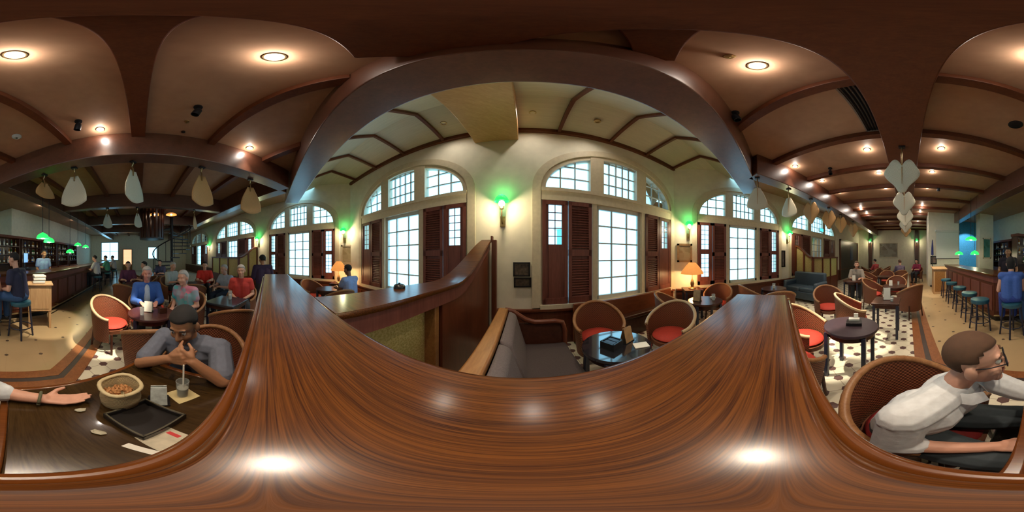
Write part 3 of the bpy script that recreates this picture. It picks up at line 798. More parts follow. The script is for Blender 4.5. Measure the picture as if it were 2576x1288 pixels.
# --- long partition under the camera
t = frt('booth_partition', 'long wooden booth partition with a broad polished plank on top', 'partition', -.55, .10)
q = L_(-.55, .10)
def rbox(mb, R0, R1, F0, F1, z0, z1, q):
    a = Vector(q(R0, F0, z0)); b = Vector(q(R1, F1, z1)); mb.box((a+b)/2, b-a); return mb
rbox(MB(), -2.05, .95, -.042, .255, 1.232, 1.27, q).build('top_plank', M['plank'], t, bevel=.012)
mb = MB(); rbox(mb, -2.05, .93, -.063, -.043, 1.19, 1.245, q); rbox(mb, -2.05, .93, .256, .272, 1.19, 1.245, q); rbox(mb, .951, .975, -.063, .272, 1.185, 1.245, q)
mb.build('moulding', M['mould'], t, bevel=.01)
rbox(MB(), -2.02, .90, -.030, .215, 0, 1.231, q).build('body', M['panel'], t, bevel=.006)
mb = MB()
for a in (-1.9, -1.2, -.5, .2): rbox(mb, a, a+.6, -.040, -.031, .15, 1.05, q); rbox(mb, a, a+.6, .216, .226, .15, 1.05, q)
mb.build('raised_panels', M['shutter'], t, bevel=.006)
# --- cross partition to the wall with the swept rail
t = frt('booth_partition', 'cross partition with a rail sweeping up to the wall and an amber glass panel', 'partition', -.72, 1.3)
q = L_(-.72, 1.3)
def sweep(f):
    u = max(0, min(1, (f-1.35)/1.08)); return 1.25 + .50*(u*u*(3-2*u)*.55+.45*u**1.7)
rows = []; n = 22
for i in range(n+1):
    f = .275+(2.44-.275)*i/n
    u = max(0, min(1, (f-.9)/1.5)); rl = -.93+.29*u; rr = -.62+.135*u; z = sweep(f)
    rows.append((f, rl, rr, z))
MB().loft([[Vector(q(rl, f, z)), Vector(q(rr, f, z)), Vector(q(rr+.008, f, z-.018)), Vector(q(rr, f, z-.035)), Vector(q(rl, f, z-.035)), Vector(q(rl-.008, f, z-.018))] for f, rl, rr, z in rows]).build('top_rail', M['plank'], t, smooth=.9)
MB().loft([[Vector(q(rl+.03, f, z-.036)), Vector(q(rr-.02, f, z-.036)), Vector(q(rr-.02, f, z-.15)), Vector(q(rl+.03, f, z-.15))] for f, rl, rr, z in rows]).build('frieze', M['shutter'], t, smooth=.9)
lo = [r for r in rows if r[0] > 1.08]
MB().loft([[Vector(q(rl+.06, f, z-.15)), Vector(q(rr-.035, f, z-.15)), Vector(q(rr-.035, f, .0)), Vector(q(rl+.06, f, .0))] for f, rl, rr, z in lo]).build('body', M['panel'], t, smooth=.9)
mb = MB(); rbox(mb, -.86, -.655, .275, 1.08, 0, .45, q); rbox(mb, -.86, -.655, .275, .31, .45, 1.1, q)
mb.build('lower_panel', M['panel'], t, bevel=.004)
rbox(MB(), -.86, -.645, 1.07, 1.13, .0, 1.11, q).build('stile', M['bench'], t, bevel=.006)
rbox(MB(), -.76, -.745, .31, 1.07, .45, 1.12, q).build('amber_glass', M['amber'], t, smooth=0)
mb = MB(); rbox(mb, -.475, -.40, 2.36, 2.44, 0, 1.74, q); rbox(mb, -.485, -.455, 2.35, 2.44, 1.70, 1.80, q)
mb.build('end_post', M['panel'], t, bevel=.008)
# --- bench behind the plank
t = frt('settle_bench', 'wooden settle with charcoal cushions against the cross partition', 'bench', .1, 1.05)
q = L_(.1, 1.05)
mb = MB(); rbox(mb, -.27, -.165, .32, 1.75, .86, .92, q); mb.build('back_rail', M['bench'], t, bevel=.012)
mb = MB(); mb.prism([q(-.27, .32, 0), q(-.22, .32, 0), q(-.175, .32, .86), q(-.26, .32, .86)], (0, 1.43, 0)); mb.build('back_panel', M['panel'], t, smooth=0)
mb = MB(); rbox(mb, -.2, .46, .32, 1.75, .10, .33, q); mb.build('base', M['darkwood'], t, bevel=.006)
for k in range(2):
    f0 = .33+.71*k
    mb = MB(); mb.prism([q(-.16, f0, .90), q(-.08, f0, .86), q(.03, f0, .44), q(-.14, f0, .40)], (0, .70, 0)); mb.build('back_cushion', M['greyback'], t, bevel=.03)
    rbox(MB(), -.12, .46, f0, f0+.70, .335, .47, q).build('seat_cushion', M['greyfab'], t, bevel=.035)
mb = MB(); mb.tube([q(-.2, 1.74, .90), q(-.12, 1.75, .88), q(.02, 1.75, .78), q(.12, 1.75, .745), q(.34, 1.75, .75), q(.42, 1.75, .73), q(.45, 1.75, .62), q(.45, 1.75, .10)], [.03]*8, 10); mb.build('armrest', M['panel'], t, smooth=1)
rbox(MB(), -.16, .44, 1.752, 1.775, .10, .73, q).build('side_panel', M['darkwood'], t, smooth=0)
# --- low wall seat along the canted wall
t = frt('wall_bench', 'reddish wooden bench along the window wall behind the wicker chairs', 'bench', 1.95, 2.2)
q = L_(1.95, 2.2)
rbox(MB(), .75, 3.0, 2.36, 2.42, .05, .74, q).build('back_panel', wood('red_bench_wood', (.11, .03, .012), (.20, .06, .022), .35, (2, 12, 12), 2), t, bevel=.008)
rbox(MB(), .75, 3.0, 2.20, 2.36, .36, .43, q).build('seat', M['darkwood'], t, bevel=.02)
rbox(MB(), .78, 2.97, 2.22, 2.36, .0, .36, q).build('base', M['darkwood'], t, smooth=0)
# --- two small plaques on the wall
for z0, z1, r0, r1, lb in ((1.185, 1.405, -.16, .10, 'upper small dark picture below the nearest wall lamp'), (1.015, 1.17, -.15, .115, 'lower small dark picture below the nearest wall lamp')):
    t = frt('wall_picture', lb, 'picture', (r0+r1)/2, 2.5, (z0+z1)/2)
    w, h = r1-r0, z1-z0; mb = MB()
    for x in (-w/2+.012, w/2-.012): mb.box((x, -.012, 0), (.024, .024, h))
    for z in (-h/2+.012, h/2-.012): mb.box((0, -.012, z), (w, .024, .024))
    mb.build('frame', M['black'], t, smooth=0)
    MB().box((0, -.007, 0), (w-.04, .008, h-.04)).build('print', simple('faded_brown_print', (.085, .06, .04), .5, noise=.6, scale=25), t, smooth=0)
# ================================================================== furniture
def tub_chair(name, label, shell_m, rim_m, seat_m, s=1.0, cushion=True):
    t = thing(name, label, 'chair')
    def col(phi):
        c = max(0.0, math.cos(phi*.70)); zt = .60+.24*c**1.6
        return math.sin(phi), -math.cos(phi), zt
    phis = [math.radians(-128+256*i/28) for i in range(29)]
    mb = MB(); rings = []
    lv = (0, .2, .4, .6, .8, 1)
    for ph in phis:
        sx, sy, zt = col(ph)
        o = [Vector(((.275+.045*v)*sx*s, (.27+.045*v)*sy*s, (.20+(zt-.20)*v)*s)) for v in lv]
        i_ = [Vector(((.252+.045*v)*sx*s, (.247+.045*v)*sy*s, (.20+(zt-.20)*v)*s)) for v in reversed(lv)]
        rings.append(o+i_)
    mb.loft(rings, True, True)
    uvl = mb.b.loops.layers.uv.new('UVMap')
    for f in mb.b.faces:
        for l in f.loops:
            c = l.vert.co; l[uvl].uv = (math.atan2(c.x, -c.y)*.3, c.z)
    mb.build('backrest', shell_m, t, smooth=1)
    MB().tube([(.309*col(p)[0]*s, .304*col(p)[1]*s, col(p)[2]*s) for p in phis], .022*s, 8).build('rim', rim_m, t, smooth=1.2)
    MB().lathe([(0, .34*s), (.245*s, .34*s), (.25*s, .40*s), (0, .405*s)], n=24).build('seat', shell_m, t)
    if cushion:
        MB().lathe([(0, .406*s), (.215*s, .406*s), (.235*s, .43*s), (.22*s, .455*s), (.12*s, .468*s), (0, .47*s)], n=24).build('cushion', seat_m, t, smooth=1.2)
    for sx in (-1, 1):
        for sy in (-1, 1):
            MB().tube([(sx*.19*s, sy*.19*s, .35*s), (sx*.215*s, sy*.215*s, 0)], [.02*s, .015*s], 8).build('leg', M['darkwood'], t)
    return t
def P_at(px, r):
    th, _ = ray(px, 644); return r*math.cos(th), r*math.sin(th)
GUESTS = [(322, 5.45, (.10, .02, .06), 0, 'person in maroon behind the man in the blue jacket', (1, .1)), (372, 5.35, (.22, .10, .10), 0, 'person in dull red at the table behind the blue jacket', (.2, -1)),
          (405, 7.4, (.05, .06, .14), 0, 'person in dark blue near the spiral stair', (1, -.6)), (428, 5.0, (.45, .45, .42), 2, 'person in pale grey between the spiral stair and the floral top', (1, .6)),
          (2155, 5.75, (.30, .26, .22), 1, 'person in beige near the dark doorway', (-.3, 1)), (2205, 9.3, (.40, .05, .05), 0, 'person in red below the framed board', (.9, -.5)),
          (2265, 7.8, (.12, .09, .14), 1, 'person in dull purple under the last centre fan', (.3, -1)), (2308, 9.4, (.25, .02, .06), 0, 'person in dark red beside the right dark post', (.6, 1))]
SEATS = [P_at(g[0], g[1]) for g in GUESTS] + [P_at(515, 5.3), P_at(572, 4.25)]
def face_to(x, y, tx, ty): return heading((tx-x, ty-y))
BROWN = tub_chair('wicker_chair', 'x', M['wick'], M['wickrim'], M['red'])
LIT_RIM = tub_chair('wicker_chair', 'x', M['wick'], M['wickrim_lit'], M['red'])  # same brown chair, its rim coloured brighter to look lit
used = {}
def chair(proto, x, y, tx, ty, label, group=None):
    rz = face_to(x, y, tx, ty)
    if id(proto) not in used:
        used[id(proto)] = 1; proto.location = (x, y, 0); proto.rotation_euler = (0, 0, rz); proto['label'] = label
        if group: proto['group'] = group
        return proto
    r = dup(proto, (x, y, 0), rz, label, group)
    return r
def cafe_table(x, y, r, h, label, top_m=None, square=False, rz=0.0, group=None, legs_m=None):
    t = thing('cafe_table', label, 'table', (x, y, 0), rz, group)
    if square:
        MB().box((0, 0, h-.018), (2*r, 2*r, .036)).build('tabletop', top_m or M['darkwood'], t, bevel=.008)
        MB().box((0, 0, h-.07), (1.8*r, 1.8*r, .06)).build('apron', M['darkwood'], t)
    else:
        MB().lathe([(0, h-.036), (r*.97, h-.036), (r, h-.028), (r, h-.008), (r*.985, h), (0, h)], n=40).build('tabletop', top_m or M['darkwood'], t)
        MB().lathe([(r*.86, h-.037), (r*.86, h-.10), (r*.82, h-.10), (r*.82, h-.037)], n=32, caps=False).build('apron', M['darkwood'], t)
    k = r*.66 if not square else r*.82
    for sx in (-1, 1):
        for sy in (-1, 1): MB().box((sx*k, sy*k, (h-.04)/2), (.042, .042, h-.04)).build('leg', legs_m or M['navywood'], t, bevel=.004)
    return t
def menu_card(p, rz, label, m, w=.11, h=.17, group=None):
    t = thing('menu_card', label, 'menu card', p, rz, group)
    mb = MB()
    for sg in (-1, 1): mb.prism([(-w/2, sg*.035, 0), (w/2, sg*.035, 0), (w/2, sg*.004, h), (-w/2, sg*.004, h)], (0, sg*.003, 0))
    mb.build('card', m, t, smooth=0)
    MB().box((0, 0, .004), (w+.02, .08, .008)).build('holder', M['black'], t)
    return t
def tumbler(p, label, r=.032, h=.12, liquid=None, straw=None, group=None):
    t = thing('drinking_glass', label, 'glass', p, 0, group)
    MB().lathe([(0, 0), (r*.82, 0), (r, h), (r*.93, h), (r*.76, .008), (0, .008)], n=18).build('tumbler', M['clear'], t)
    if liquid: MB().lathe([(0, .009), (r*.74, .009), (r*.84, h*.55), (0, h*.55)], n=16).build('drink', liquid, t)
    if straw: MB().tube([(.01, 0, .012), (-.028, .012, h+.09)], .004, 6).build('straw', straw, t)
    return t
GLOSSTOP = simple('glossy_black_top', (.012, .012, .016), .12, coat=1.0)
GLOSSTOP.node_tree.nodes['Principled BSDF'].inputs['IOR'].default_value = 2.0
GLOSSTOP.node_tree.nodes['Principled BSDF'].inputs['Coat IOR'].default_value = 1.8
# ---- nook behind the plank
n1 = FR(1.12, .72)
cafe_table(n1.x, n1.y, .285, .70, 'round dark table shining blue beside the settle', GLOSSTOP, rz=-PI/4)
a = FR(1.80, .90); chair(BROWN, a.x, a.y, n1.x, n1.y, 'wicker chair with red seat facing the plank from behind the blue shining table')
a = FR(1.28, 1.62); chair(LIT_RIM, a.x, a.y, n1.x, n1.y, 'wicker chair with lit cane rim at the right of the blue shining table')
p = FR(1.10, .66, .70)
t = thing('condiment_box', 'square black condiment box on the blue shining table', 'box', p, -PI/4+.4)
mb = MB()
for sx in (-1, 1): mb.box((sx*.06, 0, .035), (.012, .13, .07)); mb.box((0, sx*.06, .035), (.13, .012, .07))
mb.box((0, 0, .006), (.13, .13, .012)); mb.build('body', M['black'], t)
for x in (-.025, .025): MB().box((x, 0, .04), (.04, .09, .05)).build('sachets', M['navywood'], t)
p = FR(1.12, .82, .70)
menu_card(p, -PI/4+.3, 'tan menu card standing beside the black condiment box', M['cardtan'], .10, .15)
p = FR(.98, .86, .70); t = thing('table_napkin', 'folded white napkin lying in front of the tan menu card', 'napkin', p, .4)
MB().box((0, 0, .006), (.09, .12, .012)).build('fold', M['paper'], t, bevel=.004)
# ---- lamp corner on the right
c1 = (2.73, -.93)
cafe_table(*c1, .31, .70, 'small dark round table near the orange lamp corner')
cafe_table(3.74, -.95, .22, .72, 'small side table carrying the orange lamp at the right wall', square=True)
table_lamp((3.74, -.95, .72), 'table lamp with an orange pagoda shade beside the right wall', .27, 17)
chair(BROWN, 2.82, -.36, *c1, 'orange lit wicker chair in front of the canted window bench')
chair(BROWN, 3.30, -1.42, *c1, 'wicker chair glowing orange right of the lamp')
menu_card((2.72, -.78, .70), .8, 'brown menu card against the glowing lamp', M['cardtan'], .13, .2)
tumbler((2.66, -1.06, .70), 'glass of water on the table in the orange lamp corner', .035, .12, simple('ice_water', (.6, .65, .7), .1))
t = thing('table_napkin', 'white napkin beside the glass in the orange lamp corner', 'napkin', (2.80, -1.10, .70), .3)
MB().box((0, 0, .02), (.10, .07, .04)).build('fold', M['paper'], t, bevel=.008)
# ---- in front of the second window on the right
c2 = (2.95, -2.75)
cafe_table(*c2, .31, .70, 'dark table under the second right window')
chair(BROWN, 3.05, -2.16, *c2, 'pinkish brown wicker chair below the second right window')
chair(BROWN, 2.3, -2.3, *c2, 'wicker chair whose round back shows just past the end of the plank')
tumbler((2.9, -2.7, .70), 'bluish white glass on the table under the second right window', .04, .13, M['paper'])
t = thing('sofa', 'slate blue leather sofa in front of the stepped glass screen', 'sofa', (3.25, -4.45, 0), 0)
MB().box((0, 0, .22), (1.3, .7, .26)).build('base', M['bluefab'], t, bevel=.03)
for x in (-.32, .32): MB().box((x, .06, .41), (.62, .56, .14)).build('seat_cushion', M['bluefab'], t, bevel=.04)
MB().box((0, -.30, .62), (1.3, .16, .62)).build('backrest', M['bluefab'], t, bevel=.05)
for x in (-.62, .62): MB().box((x, 0, .45), (.14, .7, .42)).build('armrest', M['bluefab'], t, bevel=.05)
for x in (-.58, .58):
    for y in (-.28, .28): MB().box((x, y, .045), (.05, .05, .09)).build('foot', M['darkwood'], t)
# ---- middle of the long room
c3 = (.60, -1.66)
cafe_table(*c3, .295, .70, 'round dark table on four blue black legs past the right end of the plank', simple('dark_plum_top', (.045, .028, .035), .3))
chair(LIT_RIM, 1.16, -1.58, *c3, 'brightly lit wicker chair with a red seat past the right end of the plank')
chair(BROWN, .92, -1.06, *c3, 'wicker chair tucked behind the plank edge, only its red seat and side showing')
chair(BROWN, 1.55, -2.95, .5, -1.9, 'big round wicker chair with a dark hollow back')
c4 = (.37, -2.86)
cafe_table(*c4, .235, .70, 'small square table with a tall white menu card', square=True)
chair(LIT_RIM, .92, -2.62, *c4, 'wicker chair with a brightly lit arm beside the small square table')
menu_card((.37, -2.90, .70), .1, 'tall white menu card on the small square table', M['paper'], .12, .22)
tumbler((.27, -2.78, .70), 'small glass next to the tall white menu card', .03, .1, M['paper'])
t = thing('condiment_box', 'flat black box with white papers on the round table past the plank', 'box', (.58, -1.70, .70), .3)
mb = MB(); mb.box((0, 0, .02), (.17, .12, .04)); mb.build('body', M['black'], t, bevel=.004)
MB().box((.0, -.05, .05), (.12, .05, .02)).build('papers', M['paper'], t)
MB().box((-.02, -.08, .06), (.05, .03, .10)).build('card', M['paper'], t)
far_tables = [(.35, -4.35, 'dark table behind the one with the tall white card'), (1.75, -5.0, 'dark table in front of the amber screen corner'), (.9, -6.4, 'far table in the middle of the long room'),
              (2.4, -7.4, 'far table beside the amber screens'), (.5, -8.6, 'far table under the end of the fan row'), (2.0, -10.2, 'farthest table below the framed board')]
for x, y, lb in far_tables: cafe_table(x, y, .32, .70, lb)
far_chairs = [(.95, -4.45, 0), (.35, -5.05, 0), (-.05, -3.9, 0), (2.2, -5.5, 1), (1.5, -5.7, 1), (1.5, -6.5, 2), (.3, -6.3, 2), (.9, -7.0, 2), (1.8, -7.6, 3), (2.6, -8.1, 3), (.5, -9.3, 4), (1.1, -8.5, 4), (1.4, -10.4, 5), (2.6, -10.0, 5)]
for x, y, k in far_chairs:
    if any((x-a_)**2+(y-b_)**2 < .42 for a_, b_ in SEATS): continue
    chair(BROWN, x, y, far_tables[k][0], far_tables[k][1], 'brown wicker chair among the far tables of the long room', 'wicker chairs at the far tables')
menu_card((.45, -4.3, .70), .2, 'white card on the dark table behind the small square one', M['paper'], .09, .15)
menu_card((1.7, -4.95, .70), .6, 'pale menu card in front of the amber screen corner', M['paper'], .10, .18)
tumbler((.25, -4.4, .70), 'small white glass on the table behind the tall card', .03, .11, M['paper'])
# ---- left room
c5 = (-2.16, .15)
cafe_table(*c5, .31, .72, 'round dark table in front of the man in the blue jacket', simple('dark_red_top', (.06, .02, .018), .2))
chair(LIT_RIM, -2.42, -.42, -2.05, .1, 'sunlit wicker chair with a bright rim beside the floor border')
chair(BROWN, -1.62, .13, *c5, 'brown wicker chair right behind the man in the grey shirt, turned away')
chair(BROWN, -2.92, .12, *c5, 'wicker chair under the man in the blue jacket')
chair(BROWN, -2.62, .78, *c5, 'wicker chair under the woman in the floral top')
menu_card((-2.2, .12, .72), 1.2, 'pale menu card on the table of the man in the blue jacket', M['paper'], .11, .15)
tumbler((-2.05, .03, .72), 'glass on the table of the man in the blue jacket', .03, .11)
t = thing('condiment_box', 'dark condiment box beside the pale menu card', 'box', (-2.14, .30, .72), .2)
MB().box((0, 0, .04), (.10, .10, .08)).build('body', M['darkwood'], t, bevel=.004); MB().box((0, 0, .085), (.06, .02, .03)).build('cards', M['red'], t)
c6 = (-2.40, 1.42)
cafe_table(*c6, .28, .72, 'square dark table with a bluish top in front of the man in red', simple('bluish_black_top', (.03, .035, .045), .15), square=True, rz=.5)
chair(BROWN, -1.85, 1.18, *c6, 'brown wicker chair close to the left end of the plank')
chair(BROWN, -2.80, 2.02, *c6, 'wicker chair under the man in the red shirt')
tumbler((-2.42, 1.5, .72), 'tall white glass on the bluish square table', .035, .16, M['paper'])
left_tables = [(-4.4, 1.5, 'dark table in front of the person in bright red'), (-4.6, -.1, 'dark table behind the man in the blue jacket'), (-6.6, .6, 'far dark table before the spiral stair')]
for x, y, lb in left_tables: cafe_table(x, y, .32, .72, lb)
for x, y, k in [(-4.0, 2.05, 0), (-3.8, 1.3, 0), (-5.05, 1.7, 0), (-4.0, -.35, 1), (-5.2, -.2, 1), (-4.6, .55, 1), (-6.0, .9, 2), (-7.2, .6, 2), (-6.6, -.1, 2)]:
    if any((x-a_)**2+(y-b_)**2 < .42 for a_, b_ in SEATS): continue
    chair(BROWN, x, y, left_tables[k][0], left_tables[k][1], 'brown wicker chair among the far tables of the left room', 'wicker chairs in the left room')
# ---- lamp corner on the left, beyond the cross partition
cafe_table(-1.62, 4.45, .22, .72, 'small side table carrying the left table lamp', square=True)
table_lamp((-1.62, 4.45, .72), 'table lamp with an orange shade below the faded picture', .24, 16)
cafe_table(-1.55, 3.55, .3, .72, 'dark table near the left table lamp')
chair(BROWN, -2.1, 3.75, -1.55, 3.55, 'wicker chair left of the table lamp beyond the cross partition')
chair(BROWN, -1.15, 3.15, -1.55, 3.55, 'wicker chair under the person in white and blue')
# ---- glass screens with stepped rails
def glass_screen(label, corner, wall_pt_, along, z_wall, z_low, nb=3):
    """from the wall to the corner with a sloping rail, then along the room"""
    t = thing('glass_screen', label, 'screen', (corner[0], corner[1], 0))
    c = Vector((0, 0, 0)); w = Vector((wall_pt_[0]-corner[0], wall_pt_[1]-corner[1], 0)); a = Vector((along[0]-corner[0], along[1]-corner[1], 0))
    dw, da = w.normalized(), a.normalized(); nw = Vector((-dw.y, dw.x, 0)); na = Vector((-da.y, da.x, 0))
    def seg(d, n, L, z0, z1, k):
        rail = []
        for i in range(9):
            s_ = i/8; z = z0+(z1-z0)*(s_*s_*(3-2*s_)); p = d*L*s_
            rail.append([p+n*.07+UP*z, p-n*.07+UP*z, p-n*.07+UP*(z-.06), p+n*.07+UP*(z-.06)])
        MB().loft(rail).build('rail', M['panel'], t, smooth=.8)
        mb = MB(); mb.fbox(c, d, n, .03, L, -.03, .03, 0, .62); mb.build('lower_panel', M['panel'], t, smooth=0)
        for i in range(k+1):
            u = L*i/k; z = z0+(z1-z0)*((i/k)**2*(3-2*i/k))
            MB().fbox(c, d, n, u-.035, u+.035, -.04, .04, 0, z-.03).build('post', M['panel'], t, smooth=0)
        for i in range(k):
            u0, u1 = L*i/k+.035, L*(i+1)/k-.035
            zz = lambda u: z0+(z1-z0)*((u/L)**2*(3-2*u/L))-.06
            mb = MB(); mb.prism([d*u0+n*-.006+UP*.62, d*u1+n*-.006+UP*.62, d*u1+n*-.006+UP*zz(u1), d*u0+n*-.006+UP*zz(u0)], n*.012)
            mb.build('amber_pane', M['amber'], t, smooth=0)
    seg(dw, nw, w.length, z_low, z_wall, 2); seg(da, na, a.length, z_low, z_low, nb)
    return t
glass_screen('stepped amber glass screen against the right wall behind the blue sofa', (3.26, -4.96), (XW-.06, -4.96), (3.26, -7.0), 1.92, 1.46)
glass_screen('stepped amber glass screen against the left wall below the far windows', (-5.6, 3.9), (-5.6, YW-.06), (-8.1, 3.9), 1.92, 1.46)
# ================================================================== bar
def counter(label, pts, h, depth, ov):
    """bar counter along a polyline whose front side is on the left"""
    P = [Vector((x, y, 0)) for x, y in pts]
    mid = sum(P, Vector())/len(P)
    t = thing('bar_counter', label, 'bar counter', mid); P = [p-mid for p in P]
    def strip(w0, w1, z0, z1):
        rows = []
        for i, p in enumerate(P):
            d0 = (P[i]-P[i-1]).normalized() if i else (P[1]-P[0]).normalized()
            d1 = (P[i+1]-P[i]).normalized() if i < len(P)-1 else d0
            n = (Vector((-d0.y, d0.x, 0))+Vector((-d1.y, d1.x, 0))); n.normalize(); n = n/max(.4, n.dot(Vector((-d1.y, d1.x, 0))))
            rows.append([p+n*w0+UP*z0, p+n*w1+UP*z0, p+n*w1+UP*z1, p+n*w0+UP*z1])
        mb = MB(); mb.loft(rows, True, True); return mb
    strip(-depth, ov, h-.05, h).build('counter_top', M['plank'], t, smooth=0, bevel=.01)
    strip(-depth+.03, 0, .12, h-.05).build('front', M['panel'], t, smooth=0)
    strip(-depth+.05, -.06, 0, .12).build('plinth', M['black'], t, smooth=0)
    strip(.0, .018, h-.19, h-.05).build('cornice', M['shutter'], t, smooth=0, bevel=.006)
    mb = MB()
    for a, b in zip(P, P[1:]):
        d = (b-a); L = d.length; d.normalize(); n = Vector((-d.y, d.x, 0)); k = max(1, int(L/.6))
        for i in range(k):
            u0, u1 = L*i/k+.05, L*(i+1)/k-.05
            mb.fbox(a, d, n, u0, u1, .001, .016, .25, h-.26)
    mb.build('raised_panels', M['shutter'], t, smooth=0, bevel=.006)
    rail = [p for p in P]
    mb = MB()
    for a, b in zip(P, P[1:]):
        d = (b-a).normalized(); n = Vector((-d.y, d.x, 0)); mb.tube([a+n*.14+UP*.2, b+n*.14+UP*.2], .02, 8)
        L = (b-a).length; u = .3
        while u < L: mb.tube([a+d*u+UP*.2, a+d*u+n*.14+UP*.2], .012, 6); u += 1.1
    mb.build('foot_rail', M['brass'], t)
    return t
counter('dark panelled bar counter wrapping from the left room to the long room', [(-14.0, -2.17), (-3.3, -2.17), (-1.78, -3.05), (-1.78, -7.6)], 1.10, .60, .05)
def bar_cabinet(x, y, rz, label, w=1.5, h=2.25):
    t = thing('bar_cabinet', label, 'cabinet', (x, y, 0), rz)
    mb = MB(); mb.box((0, -.30, h/2), (w, .03, h))
    for s_ in (-1, 1): mb.box((s_*(w/2-.025), -.14, h/2), (.05, .34, h))
    mb.build('body', M['darkwood'], t, smooth=0)
    MB().box((0, -.10, .46), (w-.1, .42, .88)).build('base_unit', M['panel'], t, bevel=.006)
    for s_ in (-.25, .25): MB().box((s_*w, .115, .46), (w*.42, .02, .7)).build('door', M['shutter'], t, bevel=.006)
    for z in (1.2, 1.55, 1.9): MB().box((0, -.14, z), (w-.1, .30, .025)).build('shelf', M['darkwood'], t)
    MB().box((0, -.11, h+.04), (w+.08, .42, .10)).build('cornice', M['panel'], t, bevel=.01)
    return t
CAB = []
k = 0
for x in (-4.6, -6.2, -7.8, -9.4, -11.0):
    lb = ['back bar cabinet behind the navy shirted man', 'back bar cabinet behind the nearest green pendants', 'third back bar cabinet along the left bar', 'fourth back bar cabinet along the left bar', 'farthest back bar cabinet along the left bar'][k]
    CAB.append((bar_cabinet(x+.1, -4.75, 0, lb), x+.1, -4.75, 0)); k += 1
for i, y in enumerate((-5.95, -6.5-.99)):
    lb = ['back bar cabinet behind the bartender', 'back bar cabinet beside the cream pillar'][i]
    CAB.append((bar_cabinet(-4.80, y, -PI/2, lb), -4.80, y, -PI/2))
bm = [simple('bottle_'+n_, c, .12, coat=.4) for n_, c in (('green', (.03, .12, .04)), ('amber', (.30, .12, .02)), ('clear', (.45, .48, .48)), ('brown', (.10, .03, .01)), ('blue', (.04, .10, .35)))]
protoB = []
for m_ in bm:
    t = thing('bottle', 'small spirit bottle standing on the back bar shelves', 'bottle', (0, 0, 0), 0, 'bottles on the back bar shelves')
    MB().lathe([(0, 0), (.036, 0), (.038, .02), (.038, .15), (.014, .20), (.013, .255), (0, .255)], n=12).build('body', m_, t)
    MB().lathe([(.015, .25), (.015, .275), (0, .275)], n=10).build('stopper', M['brass'], t)
    MB().lathe([(.0385, .05), (.0385, .12)], n=12, caps=False).build('label_band', M['paper'], t)
    protoB.append([t, False])
for cab, cx, cy, rz in CAB:
    mt = Matrix.Translation((cx, cy, 0)) @ Matrix.Rotation(rz, 4, 'Z')
    for z in (1.2145, 1.5645, 1.9145):
        n_ = 6
        for i in range(n_):
            pb = random.choice(protoB)
            p = mt @ Vector((-.58+1.16*i/(n_-1)+random.uniform(-.05, .05), -.10+random.uniform(-.06, .05), z))
            if not pb[1]: pb[0].location = p; pb[1] = True
            else: dup(pb[0], p, 0, 'small spirit bottle standing on the back bar shelves', 'bottles on the back bar shelves')
def bar_stool(x, y, label, h=.68, group=None):
    t = thing('bar_stool', label, 'bar stool', (x, y, 0), 0, group)
    MB().lathe([(0, h-.085), (.175, h-.085), (.185, h-.05), (.175, h-.012), (.10, h), (0, h)], n=24).build('seat', M['teal'], t, smooth=1)
    for sx in (-1, 1):
        for sy in (-1, 1): MB().tube([(sx*.11, sy*.11, h-.08), (sx*.15, sy*.15, 0)], [.018, .016], 8).build('leg', M['navywood'], t)
    MB().tube([(.195*math.cos(a_*PI/8), .195*math.sin(a_*PI/8), .22) for a_ in range(17)], .009, 6).build('foot_ring', M['navywood'], t)
    return t
for i, (x, y) in enumerate(((-1.33, -2.80), (-1.36, -3.42), (-1.37, -4.15), (-1.37, -4.95), (-1.37, -5.7))):
    bar_stool(x, y, ['nearest empty teal bar stool at the right leg of the bar', 'second empty teal bar stool along the right leg of the bar', 'third empty teal bar stool along the right leg of the bar', 'fourth empty teal bar stool along the right leg of the bar', 'farthest empty teal bar stool along the right leg of the bar'][i])
bar_stool(-1.70, -2.29, 'bar stool under the woman in the blue top')
bar_stool(-2.10, -1.88, 'bar stool with dark legs under the man in the navy shirt', .72)
# ---- stands
def stand(p, rz, label, top_c, h=1.05):
    t = thing('service_stand', label, 'stand', p, rz)
    MB().box((0, 0, h*.62), (.46, .40, h*.5)).build('cabinet', top_c, t, bevel=.008)
    MB().box((0, 0, h*.89), (.52, .46, .03)).build('top_board', top_c, t, bevel=.006)
    MB().box((0, .202, h*.62), (.36, .01, h*.4)).build('door', top_c, t, bevel=.004)
    for sx in (-1, 1):
        for sy in (-1, 1): MB().box((sx*.20, sy*.17, h*.185), (.04, .04, h*.37)).build('leg', M['wickrim_lit'] if False else top_c, t)
    return t
pine = wood('light_pine', (.42, .24, .11), (.58, .36, .18), .5, (10, 10, 1), 2)
th, _ = ray(100, 644); sp = (3.35*math.cos(th), 3.35*math.sin(th), 0)
stand(sp, heading((-sp[0], -sp[1])), 'pale wooden service stand in the light patch behind the navy shirted man', pine)
for i in range(3):
    t = thing('folded_cloth', ['bottom folded white cloth on the service stand', 'middle folded white cloth on the service stand', 'topmost folded white cloth on the service stand'][i], 'cloth', (sp[0]+.02, sp[1], .95+.055*i), .6+.1*i)
    MB().box((0, 0, .0275), (.30-.02*i, .24, .052)).build('fold', M['paper'], t, bevel=.015)
t = thing('host_stand', 'orange lit wooden host stand before the white block', 'stand', (-1.25, -6.45, 0), 0)
MB().box((0, 0, .50), (.50, .45, 1.0)).build('cabinet', pine, t, bevel=.008)
MB().box((0, .02, 1.02), (.58, .52, .04), Matrix.Rotation(-.12, 3, 'X')).build('top_board', pine, t, bevel=.006)
MB().box((0, .228, .5), (.40, .01, .8)).build('front_panel', M['bench'], t, bevel=.004)
